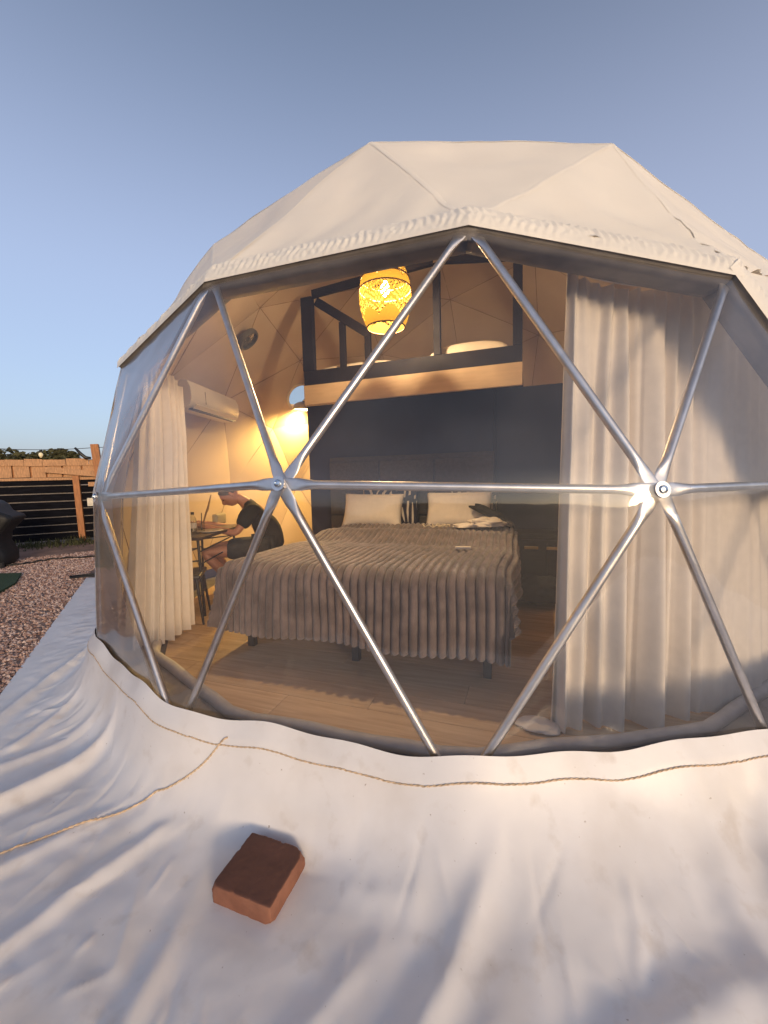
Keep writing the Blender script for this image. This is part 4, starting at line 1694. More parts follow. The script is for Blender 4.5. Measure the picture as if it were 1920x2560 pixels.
# ------------------------------------------------------------------ air conditioner and wall fan
ac = thing('air_conditioner', 'white split air conditioner on the dome side wall', 'air conditioner', (-2.35, -0.6, 1.9))
A, B_ = Vector((-2.08, -1.19, 2.00)), Vector((-2.33, -0.23, 2.00))
dx = (B_ - A).normalized()
nn = Vector((0.97, 0.24, 0)).normalized()
rows = []
prof = [(0.0, -0.13), (0.13, -0.13), (0.185, -0.095), (0.205, -0.04), (0.20, 0.06), (0.17, 0.12), (0.13, 0.135), (0.0, 0.135)]
mb = MB()
L = (B_ - A).length
for s, k in ((0, 0.97), (0.012, 1.0), (L - 0.012, 1.0), (L, 0.97)):
    rows.append([A + dx * s + nn * (d * k - 0.14) + Vector((0, 0, z * k)) for d, z in prof] )
mb.grid(rows)
mb.f.append(tuple(range(len(prof))))
mb.f.append(tuple(3 * len(prof) + i for i in range(len(prof)))[::-1])
mb.build('casing', M['plastic_white'], ac, smooth=True, angle=R(35))
mb = MB()
mb.beam(A + dx * 0.06 + nn * 0.012 + Vector((0, 0, -0.128)), B_ - dx * 0.06 + nn * 0.012 + Vector((0, 0, -0.128)), 0.05, 0.012)
mb.build('air_outlet', M['black_metal'], ac)
mb = MB()
mb.beam(A + dx * 0.06 + nn * 0.052 + Vector((0, 0, -0.104)), B_ - dx * 0.06 + nn * 0.052 + Vector((0, 0, -0.104)), 0.012, 0.05, up=(nn.x, nn.y, 0.9))
mb.build('louvre', M['plastic_white'], ac)
mb = MB()
mb.beam(A + dx * 0.245 + nn * 0.066 + Vector((0, 0, -0.06)), A + dx * 0.245 + nn * 0.062 + Vector((0, 0, 0.06)), 0.004, 0.004)
mb.build('end_seam', M['grey_trim'], ac)

VF = Vector((-1.80, -0.60, 2.615))
vn = (DC - VF).normalized()
vq = vn.to_track_quat('Z', 'Y').to_matrix()
vf = thing('wall_fan', 'round grey ventilation fan high on the liner', 'fan', VF)
mb = MB()
mb.lathe([(0.12, -0.03), (0.125, 0.0), (0.115, 0.02), (0.098, 0.022), (0.095, -0.02)], VF, 28, False, False, vq)
mb.build('fan_rim', M['fan'], vf, smooth=True, angle=R(40))
mb = MB()
for k in range(6):
    a = k * math.pi / 3
    e = Matrix.Rotation(a, 3, 'Z')
    pts_ = [Vector((0.02, -0.012, 0)), Vector((0.09, -0.035, -0.008)), Vector((0.092, 0.022, 0.010)), Vector((0.02, 0.014, 0.004))]
    mb.add([vq @ (e @ p) + VF for p in pts_], [(0, 1, 2, 3)])
mb.build('fan_blades', M['fan'], vf)
mb = MB()
mb.lathe([(0.024, -0.01), (0.022, 0.012), (0.01, 0.018)], VF, 16, True, True, vq)
mb.build('fan_hub', M['fan'], vf, smooth=True)

# ------------------------------------------------------------------ table, chairs, tableware
TC = Vector((-2.15, -1.05, 0))
TD = Vector((-0.316, 0.949, 0))
TP = Vector((0.949, 0.316, 0))
tb = thing('dining_table', 'dark narrow table with braced black metal legs', 'table', TC)
mb = MB()
mb.box(TC + Vector((0, 0, 0.703)), (1.0, 0.50, 0.03), Matrix((TD, TP, Vector((0, 0, 1)))).transposed())
mb.build('table_top', M['tabletop'], tb, bevel=0.012, smooth=True, angle=R(40))
lg = []
for sx, sy in ((1, 1), (1, -1), (-1, 1), (-1, -1)):
    t_ = TC + TD * (0.40 * sx) + TP * (0.17 * sy) + Vector((0, 0, 0.69))
    b_ = TC + TD * (0.42 * sx) + TP * (0.20 * sy)
    lg.append((t_, b_))
    mb = MB()
    mb.tube([t_, b_], 0.012, 8)
    mb.build('leg', M['black_metal'], tb, smooth=True, angle=R(50))
for a, b in ((0, 1), (2, 3), (0, 2), (1, 3)):
    mb = MB()
    for h in (0.28, 0.12):
        mb.tube([lg[a][0].lerp(lg[a][1], h), lg[b][0].lerp(lg[b][1], h + 0.05)], 0.007, 6)
    mb.build('stretcher', M['black_metal'], tb, smooth=True)

def chair(loc, ang, label, back=True, sh=0.43, grp='black dining chairs'):
    t = thing('chair', label, 'chair', loc, grp)
    rot = Matrix.Rotation(ang, 3, 'Z')
    L_ = Vector(loc)
    w = lambda p: rot @ Vector(p) + L_
    mb = MB()
    mb.box(w((0, 0, sh)), (0.40, 0.38, 0.035), rot)
    mb.build('seat', M['black_metal'], t, bevel=0.012, smooth=True)
    for sx in (-1, 1):
        for sy in (-1, 1):
            mb = MB()
            mb.tube([w((0.165 * sx, 0.155 * sy, sh - 0.015)), w((0.205 * sx, 0.195 * sy, 0))], 0.012, 8, radii=[0.014, 0.009])
            mb.build('leg', M['black_metal'], t, smooth=True, angle=R(50))
    mb = MB()
    for sx in (-1, 1):
        mb.tube([w((0.18 * sx, -0.17, 0.22)), w((0.18 * sx, 0.17, 0.22))], 0.007, 6)
    mb.box(w((0, 0.0, sh - 0.11)), (0.30, 0.30, 0.012), rot)
    mb.build('stretcher', M['black_metal'], t)
    if back:
        mb = MB()
        rows = []
        for k in range(9):
            u = -1 + k / 4
            rows.append([w((0.19 * u, 0.20 + 0.05 * hh - 0.03 * u * u, sh + 0.15 + hh * 0.30)) for hh in (0, 0.35, 0.7, 1.0)])
        mb.grid(rows)
        mb.build('backrest', M['black_metal'], t, smooth=True)
        for sx in (-1, 1):
            mb = MB()
            mb.tube([w((0.165 * sx, 0.17, sh)), w((0.175 * sx, 0.20, sh + 0.30))], 0.010, 8)
            mb.build('back_post', M['black_metal'], t, smooth=True)
    return t
chair((-1.955, -1.52, 0), R(35), 'empty low black stool in front of the table', back=False, sh=0.40, grp=None)
chair((-1.76, -0.46, 0), R(-52), 'black chair the person sits on', back=False, sh=0.385, grp=None)

def vessel(name, x, y, prof, m, label, cat, extra=None):
    t = thing(name, label, cat, (x, y, 0.718))
    mb = MB()
    mb.lathe(prof, (x, y, 0.718), 20, True, False)
    mb.build('body', m, t, smooth=True, angle=R(50))
    return t
b_ = vessel('water_bottle', -2.06, -1.22, [(0.030, 0.001), (0.033, 0.01), (0.033, 0.115), (0.028, 0.14), (0.013, 0.165), (0.013, 0.18)], M['glass'], 'clear plastic bottle standing on the table', 'bottle')
mb = MB()
mb.lathe([(0.0335, 0.045), (0.0338, 0.095)], (-2.06, -1.22, 0.718), 20, False, False)
mb.build('bottle_label', M['ceramic'], b_, smooth=True)
mb = MB()
mb.lathe([(0.015, 0.172), (0.015, 0.195)], (-2.06, -1.22, 0.718), 16)
mb.build('bottle_cap', M['dark_wood'], b_)
vessel('glass_tumbler', -2.02, -1.16, [(0.028, 0.001), (0.033, 0.09)], M['glass'], 'short clear glass beside the bottle', 'glass')
vessel('takeaway_cup', -2.17, -1.22, [(0.03, 0.001), (0.042, 0.13)], M['ceramic'], 'pale cup behind the bottle', 'cup')
vessel('dark_jar', -2.11, -1.235, [(0.033, 0.001), (0.036, 0.07), (0.03, 0.085)], M['dark_wood'], 'squat dark jar between cup and bottle', 'jar')
vessel('pale_mug', -2.20, -1.30, [(0.036, 0.001), (0.038, 0.075)], M['ceramic'], 'pale mug at the curtain side of the table', 'mug')
vessel('serving_bowl', -2.20, -1.18, [(0.03, 0.001), (0.06, 0.03), (0.078, 0.06), (0.074, 0.06), (0.05, 0.025), (0.001, 0.012)], M['ceramic'], 'pale serving bowl at the back of the table', 'bowl')
mb = MB()
mb.lathe([(0.06, 0.001), (0.12, 0.014), (0.118, 0.017), (0.06, 0.006), (0.001, 0.005)], (-1.95, -1.13, 0.718), 28, True, False)
tag(mb.build('dinner_plate', M['ceramic'], None, smooth=True), 'pale dinner plate in front of the person', 'plate')
mb = MB()
mb.lathe([(0.02, 0.0), (0.05, 0.02), (0.048, 0.022), (0.001, 0.008)], (-2.33, -0.82, 0.72), 20, True, False)
mb.tube([(-2.33, -0.82, 0.735), (-2.305, -0.79, 0.86), (-2.295, -0.775, 0.90), (-2.27, -0.74, 1.05)], 0.008, 6, radii=[0.007, 0.010, 0.012, 0.006])
tag(mb.build('incense_holder', M['stick'], None, smooth=True), 'thin brown stick leaning in a small dish', 'holder')
mb = MB()
mb.tube([(-2.02, -1.16, 0.735), (-2.015, -1.155, 0.90)], 0.004, 6)
tag(mb.build('dark_straw', M['black_metal'], None), 'thin dark straw standing in the glass', 'straw')
mb = MB()
mb.box((-2.34, -0.56, 0.778), (0.06, 0.24, 0.12), Matrix.Rotation(R(18), 3, 'Z'))
tag(mb.build('soft_case', M['case'], None, bevel=0.02, smooth=True), 'olive soft case standing behind the bent arm', 'case')

# ------------------------------------------------------------------ person
def skin(name, verts, edges, radii, m, parent, sub=2, root=0):
    me = D.meshes.new(name)
    me.from_pydata(verts, edges, [])
    ob = D.objects.new(name, me)
    COL.objects.link(ob)
    sk = ob.modifiers.new('skin', 'SKIN')
    sk.use_smooth_shade = True
    sk.branch_smoothing = 0.6
    ss = ob.modifiers.new('sub', 'SUBSURF')
    ss.levels = sub
    ss.render_levels = sub
    lay = me.skin_vertices[0].data
    for i, r in enumerate(radii):
        lay[i].radius = (r, r) if not isinstance(r, tuple) else r
        lay[i].use_root = (i == root)
    dg = bpy.context.evaluated_depsgraph_get()
    me2 = D.meshes.new_from_object(ob.evaluated_get(dg))
    D.objects.remove(ob)
    me2.name = name
    me2.transform(Matrix.Translation(-Vector(parent['_org'])))
    me2.materials.clear()
    me2.materials.append(m)
    me2.polygons.foreach_set('use_smooth', [True] * len(me2.polygons))
    o = D.objects.new(name, me2)
    COL.objects.link(o)
    o.parent = parent
    return o

PO = Vector((-1.76, -0.47, 0))
per = thing('person', 'person in black T-shirt and dark shorts bent over the table', 'person', PO)
FWD = Vector((-0.79, -0.61, 0)).normalized()
SID = Vector((FWD.y * -1, FWD.x, 0))          # towards the camera side is -SID or +SID
if SID.x < 0: SID = -SID                      # +SID = camera side (the person's left)
def pp(f, s, z):
    q = PO + FWD * f + SID * s
    return (q.x, q.y, z)
V_, E_, R_ = [], [], []
def add(p, r, par=None):
    V_.append(p)
    R_.append(r)
    if par is not None:
        E_.append((par, len(V_) - 1))
    return len(V_) - 1
pel = add(pp(0.0, 0, 0.50), (0.12, 0.10))
wst = add(pp(0.00, 0, 0.62), (0.115, 0.09), pel)
chs = add(pp(0.07, 0, 0.80), (0.115, 0.09), wst)
shd = add(pp(0.16, 0, 0.93), (0.075, 0.06), chs)
nck = add(pp(0.25, 0, 0.985), 0.062, shd)
nc2 = add(pp(0.335, 0, 1.035), 0.060, nck)
for s in (1, -1):
    hip = add(pp(0.03, 0.10 * s, 0.47), 0.095, pel)
    th1 = add(pp(0.30, 0.13 * s, 0.475), 0.082, hip)
    kne = add(pp(0.60 + (0.05 if s > 0 else 0), 0.15 * s, 0.485), 0.058, th1)
    cal = add(pp(0.50, 0.15 * s, 0.30), 0.052, kne)
    ank = add(pp(0.36, 0.15 * s, 0.09), 0.034, cal)
    hel = add(pp(0.34, 0.15 * s, 0.05), 0.036, ank)
    toe = add(pp(0.50, 0.16 * s, 0.032), 0.032, hel)
    sho = add(pp(0.17, 0.175 * s, 0.90), 0.050, shd)
    elb = add(pp(0.33, 0.245 * s, 0.665), 0.040, sho)
    wri = add(pp(0.66, 0.13 * s, 0.755), 0.026, elb)
    plm = add(pp(0.735, 0.11 * s, 0.765), (0.032, 0.018), wri)
body = skin('body', V_, E_, R_, M['skin'], per)
# fingers, each a short chain rooted inside the palm
for s in (1, -1):
    for k, (off, ln) in enumerate(((-0.024, 0.062), (-0.008, 0.072), (0.008, 0.067), (0.022, 0.052))):
        b0 = Vector(pp(0.745, 0.11 * s + off, 0.768))
        b1 = b0 + FWD * ln * 0.5 + Vector((0, 0, 0.004))
        b2 = b0 + FWD * ln + Vector((0, 0, -0.020))
        skin('finger', [tuple(b0), tuple(b1), tuple(b2)], [(0, 1), (1, 2)], [0.010, 0.0088, 0.0072], M['skin'], per, 1)
    b0 = Vector(pp(0.70, 0.11 * s - 0.03 * s, 0.765))
    skin('finger', [tuple(b0), tuple(b0 + FWD * 0.03 - SID * 0.022 * s), tuple(b0 + FWD * 0.058 - SID * 0.024 * s + Vector((0, 0, -0.012)))], [(0, 1), (1, 2)], [0.011, 0.0098, 0.008], M['skin'], per, 1)

# head: one sculpted surface
HC = Vector(pp(0.378, 0, 1.050))
pitch = R(48)
hx = (FWD * math.cos(pitch) - Vector((0, 0, 1)) * math.sin(pitch)).normalized()
hs = SID
hz = hs.cross(hx).normalized()
if hz.z < 0: hz = -hz
def head_surface(n=40):
    rows = []
    for i in range(n + 1):
        a = math.pi * i / n
        row = []
        for j in range(2 * n + 1):
            b = 2 * math.pi * (j % (2 * n)) / (2 * n)
            d = Vector((math.sin(a) * math.cos(b), math.sin(a) * math.sin(b), math.cos(a)))   # x forward, y side, z up
            x, y_, z = d.x * 0.098, d.y * 0.076, d.z * 0.118
            if z < 0:
                k = -z / 0.118
                y_ *= 1 - 0.32 * k * k
                x = x * (1 - 0.15 * k) + 0.018 * k
                if d.x < 0: x *= 1 - 0.35 * k
            def g(cx, cy, cz, s): return math.exp(-((x - cx) ** 2 + (y_ - cy) ** 2 + (z - cz) ** 2) / (s * s))
            nose = g(0.098, 0, -0.022, 0.021) * 0.028 + g(0.100, 0, 0.002, 0.016) * 0.012
            brow = (g(0.09, 0.03, 0.028, 0.022) + g(0.09, -0.03, 0.028, 0.022)) * 0.007
            eye = -(g(0.088, 0.032, 0.008, 0.016) + g(0.088, -0.032, 0.008, 0.016)) * 0.009
            lips = g(0.092, 0, -0.058, 0.016) * 0.009 - g(0.094, 0, -0.046, 0.007) * 0.004
            chin = g(0.080, 0, -0.098, 0.026) * 0.012
            x += nose + brow + eye + lips + chin
            row.append(HC + hx * x + hs * y_ + hz * z)
        rows.append(row)
    mb = MB()
    mb.grid(rows)
    return mb
head = head_surface().build('head', M['skin'], per, smooth=True, weld=True)
for s in (1, -1):
    mb = MB()
    c = HC + hs * (0.076 * s) - hx * 0.008 - hz * 0.008
    rows = []
    for i in range(11):
        a = math.pi * i / 10
        rows.append([c + hz * (0.031 * math.cos(a)) + hx * (0.018 * math.sin(a) * math.cos(b) - 0.006) + hs * s * (0.010 * math.sin(a) * math.sin(b) + 0.006) for b in np.linspace(0, 2 * math.pi, 13)])
    mb.grid(rows)
    mb.build('ear', M['skin'], head, smooth=True)
    mb = MB()
    e = HC + hx * 0.083 + hs * (0.031 * s) + hz * 0.008
    for i in range(1):
        mb.lathe([(0.001, -0.009), (0.007, -0.006), (0.0095, 0), (0.007, 0.006), (0.001, 0.009)], e, 12, False, False)
    mb.build('eye', M['black_metal'], head, smooth=True)
# short hair cap
mb = MB()
rows = []
n = 26
for i in range(n + 1):
    a = R(104) * i / n
    row = []
    for j in range(2 * n + 1):
        b = 2 * math.pi * (j % (2 * n)) / (2 * n)
        d = Vector((math.sin(a) * math.cos(b), math.sin(a) * math.sin(b), math.cos(a)))
        tl = d.x > 0.2
        amax = R(92) - R(46) * max(0, math.cos(b)) + R(10) * max(0, -math.cos(b))
        aa = amax * i / n
        d = Vector((math.sin(aa) * math.cos(b), math.sin(aa) * math.sin(b), math.cos(aa)))
        k = 1.035 + 0.012 * noise.noise(d * 9)
        row.append(HC + hx * (d.x * 0.099 * k) + hs * (d.y * 0.077 * k) + hz * (d.z * 0.119 * k))
    rows.append(row)
mb.grid(rows)
mb.build('hair', M['hair'], head, smooth=True, weld=True)

# T-shirt and shorts follow the body a little outside it
V_, E_, R_ = [], [], []
a00 = add(pp(-0.02, 0, 0.43), 0.150)
a0 = add(pp(-0.01, 0, 0.52), 0.160, a00)
a1 = add(pp(0.005, 0, 0.66), 0.158, a0)
a2 = add(pp(0.075, 0, 0.80), 0.162, a1)
a3 = add(pp(0.150, 0, 0.90), 0.125, a2)
a4 = add(pp(0.235, 0, 0.962), 0.080, a3)
for s in (1, -1):
    b1 = add(pp(0.165, 0.145 * s, 0.885), 0.098, a3)
    b2 = add(pp(0.235, 0.205 * s, 0.800), 0.082, b1)
    b3 = add(pp(0.29, 0.234 * s, 0.72), 0.074, b2)
skin('t_shirt', V_, E_, R_, M['shirt'], per)
V_, E_, R_ = [], [], []
a0 = add(pp(-0.01, 0, 0.48), 0.140)
for s in (1, -1):
    b1 = add(pp(0.06, 0.105 * s, 0.475), 0.120, a0)
    b2 = add(pp(0.30, 0.132 * s, 0.475), 0.110, b1)
    b3 = add(pp(0.47, 0.142 * s, 0.48), 0.094, b2)
skin('shorts', V_, E_, R_, M['shorts'], per)
for s in (1, -1):
    V_, E_, R_ = [], [], []
    a0 = add(pp(0.32, 0.15 * s, 0.05), 0.044)
    a1 = add(pp(0.42, 0.155 * s, 0.042), 0.042, a0)
    a2 = add(pp(0.53, 0.16 * s, 0.036), 0.036, a1)
    skin('shoe', V_, E_, R_, M['shoe'], per, 1)

# ------------------------------------------------------------------ yard at the left: fence, posts, lights, covered barbecue
F0, F1 = Vector((-9.76, 1.30, 0)), Vector((-8.53, 2.53, 0))
fd = (F1 - F0).normalized()
fn = Vector((fd.y, -fd.x, 0))            # towards the camera
def fp(s, out=0.0, z=0.0):
    return F0 + fd * s + fn * out + Vector((0, 0, z))
fence = thing('fence', 'dark horizontal slat fence topped with short pale boards', 'fence', fp(0, 0, -0.1))
z = -0.04
k = 0
while z < 1.28:
    h = 0.155
    mb = MB()
    a, b = fp(-5.5, 0, z + h / 2), fp(7.5, 0, z + h / 2)
    mb.beam(a, b, 0.022, h)
    mb.build('slat', M['fence_dark'], fence, bevel=0.002)
    mb = MB()
    zz = z + h + 0.011
    mb.beam(fp(-5.5, -0.012, zz), fp(7.5, -0.012, zz), 0.02, 0.018)
    mb.build('gap_light', M['gap_light'], fence)  # pale strip standing in for light through the slat gaps
    z += h + 0.022
    k += 1
TOPZ = 1.33
mb = MB()
mb.beam(fp(-5.5, 0.01, 1.335), fp(7.5, 0.01, 1.335), 0.05, 0.055)
mb.build('rail', M['pale_wood'], fence, bevel=0.003)
s = -5.5
i = 0
while s < 7.4:
    w = 0.26 + 0.10 * rnd.random()
    h = 0.27 + 0.015 * rnd.random()
    dz = 0.015 * rnd.random()
    mb = MB()
    mb.box(fp(s + w / 2, 0.012 + 0.014 * rnd.random(), 1.365 + dz + h / 2), (w - 0.035, 0.022, h), Matrix((fd, fn, Vector((0, 0, 1)))).transposed() @ Matrix.Rotation(R(rnd.uniform(-1.2, 1.2)), 3, 'Y'))
    mb.build('lower_board', M['pale_wood'], fence, bevel=0.003)
    s += w
    i += 1
s = -5.62
while s < 7.4:
    w = 0.30 + 0.12 * rnd.random()
    h = 0.13 + 0.04 * rnd.random()
    mb = MB()
    mb.box(fp(s + w / 2, 0.042 + 0.018 * rnd.random(), 1.615 + h / 2 + 0.02 * rnd.random()), (w - 0.006, 0.024, h), Matrix((fd, fn, Vector((0, 0, 1)))).transposed() @ Matrix.Rotation(R(rnd.uniform(-1.5, 1.5)), 3, 'Y'))
    mb.build('upper_board', M['pale_wood'], fence, bevel=0.003)
    s += w
mb = MB()
mb.beam(fp(0.80, 0.10, 1.545), fp(1.75, 0.10, 1.43), 0.05, 0.13)
mb.build('cross_rail', M['pale_wood'], fence, bevel=0.004)
for s_ in (-3.2, 1.38, 4.4):
    mb = MB()
    mb.beam(fp(s_, 0.07, -0.1), fp(s_ - 0.03, 0.07, 1.40), 0.10, 0.12, up=(fd.x, fd.y, 0))
    mb.build('fence_post', M['orange_wood'], fence, bevel=0.006)
mb = MB()
mb.box(fp(1.64, 0.06, 1.20), (0.14, 0.06, 0.10), Matrix((fd, fn, Vector((0, 0, 1)))).transposed())
mb.build('rail_end', M['pale_wood'], fence, bevel=0.006)
tag(MB.build((lambda m_: (m_.box(fp(1.60, 0.05, 0.79), (0.16, 0.08, 0.19), Matrix((fd, fn, Vector((0, 0, 1)))).transposed()), m_)[1])(MB()), 'meter_box', M['tin'], None, bevel=0.01), 'small pale metal box fixed to the slat fence', 'box')

mb = MB()
mb.beam(fp(-5.5, -0.03, 1.50), fp(7.5, -0.03, 1.50), 0.012, 0.30)
mb.build('backing_board', M['orange_wood'], fence)
gp = thing('gate_post', 'tall orange timber post rising above the fence', 'post', fp(1.80, 0.16, -0.1))
PB = fp(1.80, 0.16, 0)
mb = MB()
mb.beam(Vector((PB.x, PB.y, -0.1)) + fd * 0.10, Vector((PB.x, PB.y, 2.10)) - fd * 0.03, 0.15, 0.15, up=(fd.x, fd.y, 0))
mb.build('post_shaft', M['orange_wood'], gp, bevel=0.008)
mb = MB()
pts = [PB + fd * -0.12 + Vector((0, 0, 1.79)), PB + fd * -0.22 + Vector((0, 0, 1.80)), PB + fd * -0.30 + Vector((0, 0, 1.88)), PB + fd * -0.40 + Vector((0, 0, 2.02))]
mb.tube(pts, 0.02, 8, radii=[0.025, 0.038, 0.036, 0.022])
mb.build('bracket', M['black_metal'], gp, smooth=True)

sl = thing('string_light', 'sagging festoon wire with one pale glass bulb', 'string light', (-9.09, 1.75, 1.85))
mb = MB()
wa, wb = Vector((-10.9, -0.2, 2.30)), PB + Vector((0, 0, 2.03))
pts = []
for k in range(41):
    t = k / 40
    p = wa.lerp(wb, t)
    p.z -= 0.17 * 4 * t * (1 - t)
    pts.append(p)
mb.tube(pts, 0.007, 5)
mb.tube([wb, wb + fd * 1.2 + Vector((0, 0, 0.02))], 0.007, 5)
mb.build('wire', M['cable'], sl, smooth=True)
kb = min(range(41), key=lambda k: (pts[k] - Vector((-9.09, 1.755, 1.9))).length)
bp_ = pts[kb]
mb = MB()
mb.lathe([(0.018, -0.06), (0.022, -0.03), (0.016, 0.0)], bp_, 10)
mb.build('socket', M['black_metal'], sl, smooth=True)
mb = MB()
mb.lathe([(0.004, -0.175), (0.018, -0.165), (0.040, -0.125), (0.043, -0.10), (0.030, -0.07), (0.018, -0.058)], bp_, 14)
mb.build('bulb', M['garden_bulb'], sl, smooth=True)

# covered barbecue
bbq = thing('covered_barbecue', 'barbecue under a black fabric cover beside the fence', 'barbecue', (-7.55, -0.35, -0.1))
BC = Vector((-7.46, -0.30, 0))
bx = Vector((0.72, 0.69, 0)).normalized()
by = Vector((-bx.y, bx.x, 0))
prof = [(-0.10, 0.40, 0.36), (-0.02, 0.47, 0.38), (0.12, 0.46, 0.37), (0.30, 0.40, 0.34), (0.45, 0.44, 0.34), (0.60, 0.56, 0.36), (0.68, 0.61, 0.37), (0.73, 0.58, 0.37), (0.80, 0.44, 0.36), (0.90, 0.40, 0.34), (0.97, 0.34, 0.30), (1.00, 0.22, 0.20)]
rows = []
for zz, wx, wy in prof:
    row = []
    for k in range(65):
        a = 2 * math.pi * (k % 64) / 64
        c, s_ = math.cos(a), math.sin(a)
        e = 0.35
        x = math.copysign(abs(c) ** e, c) * wx
        y_ = math.copysign(abs(s_) ** e, s_) * wy
        wob = 1 + 0.05 * noise.noise((c * 2.2, s_ * 2.2, zz * 3)) + 0.02 * noise.noise((c * 7, s_ * 7, zz * 2))
        p = BC + bx * x * wob + by * y_ * wob + Vector((0, 0, zz))
        row.append(p)
    rows.append(row)
mb = MB()
mb.grid(rows)
mb.f.append(tuple((len(prof) - 1) * 65 + k for k in range(64)))
mb.build('fabric_cover', M['black_cover'], bbq, smooth=True)
mb = MB()
q = BC + bx * 0.40 - by * 0.30
mb.tube([q + Vector((0, 0, -0.1)), q + Vector((0, 0, 0.0))], 0.05, 12)
mb.build('wheel', M['black_metal'], bbq)

# turf mat, cables
mb = MB()
tp = [(-6.05, -0.46), (-5.45, -0.86), (-5.14, -1.18), (-4.82, -1.50), (-7.2, -3.2), (-8.2, -1.6), (-6.6, -0.62)]
n = len(tp)
mb.v = [(p[0], p[1], -0.062) for p in tp] + [(p[0], p[1], -0.098) for p in tp]
mb.f = [tuple(range(n))[::-1]] + [(k, (k + 1) % n, (k + 1) % n + n, k + n) for k in range(n)]
tag(mb.build('turf_mat', M['turf'], None), 'dark green artificial turf mat on the gravel', 'mat')
mb = MB()
pts = []
cpts = [(-8.4, -1.4), (-7.063, -0.199), (-6.9, 0.15), (-6.8, 0.48), (-6.24, 0.80), (-5.4, 1.2), (-4.6, 1.5)]
for k in range(80):
    q = poly_eval(cpts, k / 79)
    pts.append((q.x, q.y, -0.07 + 0.008 * math.sin(k * 0.9)))
mb.tube(pts, 0.014, 6)
tag(mb.build('power_cable', M['cable'], None, smooth=True), 'long black cable crossing the gravel by the barbecue', 'cable')
mb = MB()
pts = [(-4.35, 0.35, -0.06), (-4.60, 0.0, -0.055), (-4.85, -0.28, -0.055), (-5.05, -0.45, -0.06), (-4.95, -0.50, -0.06), (-4.80, -0.40, -0.055), (-4.70, -0.33, -0.06)]
mb.tube(pts, 0.012, 6)
tag(mb.build('cable_end', M['cable'], None, smooth=True), 'short black cable loop beside the dome wall', 'cable')

# gravel
def gravel():
    mb = MB()
    r2 = random.Random(3)
    n = 0
    octv = [(1, 0, 0), (-1, 0, 0), (0, 1, 0), (0, -1, 0), (0, 0, 1), (0, 0, -1)]
    octf = [(0, 2, 4), (2, 1, 4), (1, 3, 4), (3, 0, 4), (2, 0, 5), (1, 2, 5), (3, 1, 5), (0, 3, 5)]
    # yard wedge between the sheet and the fence
    while n < 52000:
        u = r2.random()
        dist = 1.9 + 7.7 * u ** 0.85
        ang = R(r2.uniform(141, 196))
        x = 0.872 + dist * math.cos(ang) * 1.0
        y_ = -4.165 + dist * math.sin(ang)
        if -0.66 * x - 0.751 * y_ < 3.40 or math.hypot(x, y_) < 3.2:
            if not (x * x + y_ * y_ > 12.5 and -0.66 * x - 0.751 * y_ > 3.40):
                pass
        lim_ok = (-0.6607 * x - 0.7507 * y_) > 3.44 or math.hypot(x, y_) > 5.2
        fside = (Vector((x, y_, 0)) - F0).dot(fn)
        lim_ok = (-0.6607 * x - 0.7507 * y_) > 3.475 or math.hypot(x, y_) > 5.4
        if not lim_ok or fside < 1.0:
            n += 1
            continue
        n += 1
        s = r2.uniform(0.010, 0.022) * (0.8 + dist * 0.06)
        m3 = Matrix.Rotation(r2.random() * 6.3, 3, 'Z') @ Matrix.Rotation(r2.uniform(-.7, .7), 3, 'X')
        sc_ = (s, s * r2.uniform(0.6, 0.95), s * r2.uniform(0.5, 0.8))
        c = Vector((x, y_, -0.10 + s * 0.25))
        o = len(mb.v)
        for p in octv:
            q = m3 @ Vector((p[0] * sc_[0] * r2.uniform(.8, 1.2), p[1] * sc_[1] * r2.uniform(.8, 1.2), p[2] * sc_[2]))
            mb.v.append(tuple(q + c))
        mb.f += [tuple(i + o for i in f) for f in octf]
    return mb
tag(gravel().build('gravel', M['pebble'], None, recalc=False), 'loose pink gravel covering the yard', None, None, 'stuff')
D.objects['gravel']['category'] = 'gravel'

# weeds along the foot of the fence
def weeds():
    mb = MB()
    r2 = random.Random(5)
    for k in range(5200):
        s = r2.uniform(-5, 5)
        out = 0.12 + abs(r2.gauss(0, 0.42))
        c = fp(s, out, -0.1)
        clump = 0.5 + 0.5 * noise.noise((s * 1.5, out * 2.0, 1.0))
        if r2.random() > 0.25 + clump: continue
        h = (0.07 + 0.26 * clump * r2.random()) * max(0.35, 1.2 - out)
        a = r2.random() * 6.3
        d = Vector((math.cos(a), math.sin(a), 0))
        w = d.cross(Vector((0, 0, 1))) * r2.uniform(0.006, 0.014)
        lean = d * h * r2.uniform(0.1, 0.7)
        mb.add([c - w, c + w, c + lean * 0.5 + w * 0.7 + Vector((0, 0, h * 0.6)), c + lean * 0.5 - w * 0.7 + Vector((0, 0, h * 0.6)), c + lean + Vector((0, 0, h))], [(0, 1, 2, 3), (3, 2, 4)])
    return mb
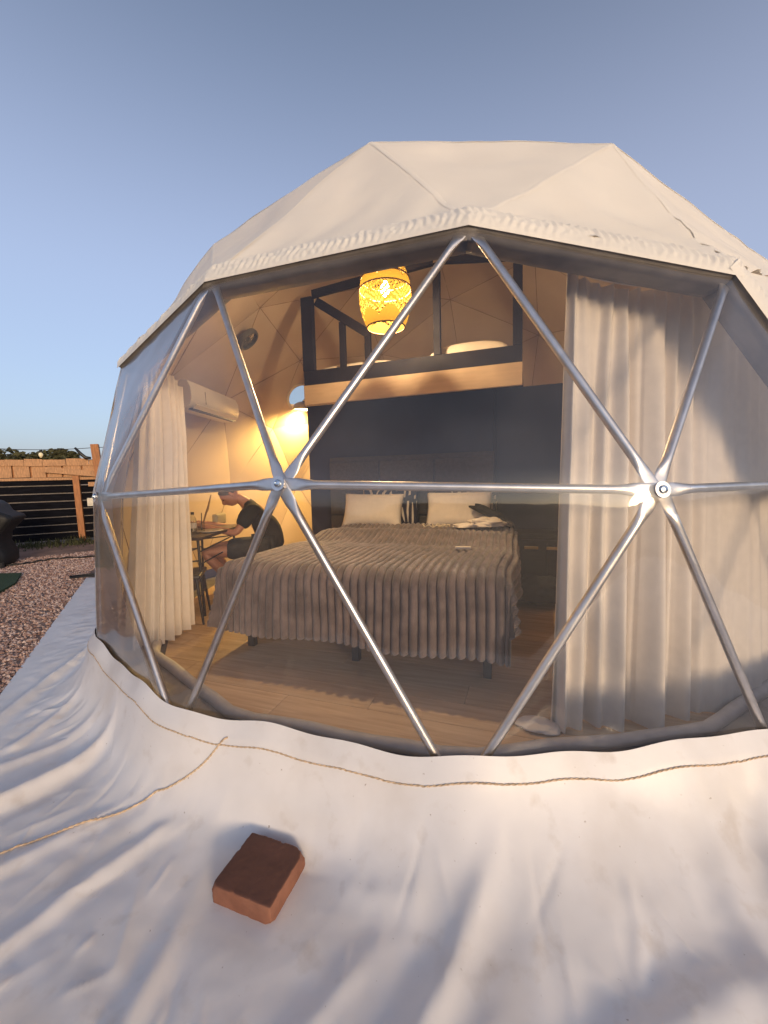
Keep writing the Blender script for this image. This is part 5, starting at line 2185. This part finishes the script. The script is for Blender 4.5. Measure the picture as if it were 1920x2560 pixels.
w_ = weeds().build('weeds', M['grass'], None, recalc=False)
tag(w_, 'low dark weeds growing along the fence foot', 'weeds', None, 'stuff')

# trees beyond the fence
def tree(c, rx, rz, h, label, seed):
    t = thing('tree', label, 'tree', c, 'trees beyond the fence')
    r2 = random.Random(seed)
    C_ = Vector(c)
    mb = MB()
    mb.tube([C_, C_ + Vector((0.1, 0, h * 0.5)), C_ + Vector((0, 0.1, h * 0.8))], 0.2, 8, radii=[0.22, 0.16, 0.08])
    for k in range(5):
        a = k * 1.26 + r2.random()
        mb.tube([C_ + Vector((0, 0, h * 0.5)), C_ + Vector((math.cos(a) * rx * 0.5, math.sin(a) * rx * 0.5, h * 0.85))], 0.06, 6, radii=[0.08, 0.03])
    mb.build('trunk', M['bark'], t, smooth=True)
    mb = MB()
    for k in range(6500):
        d = Vector((r2.gauss(0, 1), r2.gauss(0, 1), r2.gauss(0, 1))).normalized()
        f = r2.random() ** 0.35
        lump = 1 + 0.30 * noise.noise(d * 2.2 + Vector((seed, 0, 0)))
        p = C_ + Vector((d.x * rx * f * lump, d.y * rx * f * lump, h * 0.86 + d.z * rz * f * lump))
        if noise.noise(p * 1.1) < -0.28: continue
        s = r2.uniform(0.14, 0.28)
        m3 = Matrix.Rotation(r2.random() * 6.3, 3, 'Z') @ Matrix.Rotation(r2.random() * 6.3, 3, 'X')
        mb.add([m3 @ Vector(q) * s + p for q in ((-1, -.5, 0), (0, -.8, .1), (1, 0, 0), (0, .8, .1))], [(0, 1, 2, 3)])
    tag(mb.build('crown', M['leaf'], t, recalc=False), kind='stuff')
tree((-47.5, 20.0, -0.1), 4.4, 2.0, 3.2, 'broad olive green tree beyond the left end of the fence', 1)
tree((-44.2, 22.4, -0.1), 3.4, 1.9, 3.1, 'low rounded tree behind the festoon bulb', 2)
tree((-42.0, 22.9, -0.1), 1.9, 1.9, 3.2, 'small dense tree nearest the tall post', 3)
tree((-51.0, 17.5, -0.1), 4.4, 2.0, 3.6, 'wide olive tree farthest left behind the fence', 4)
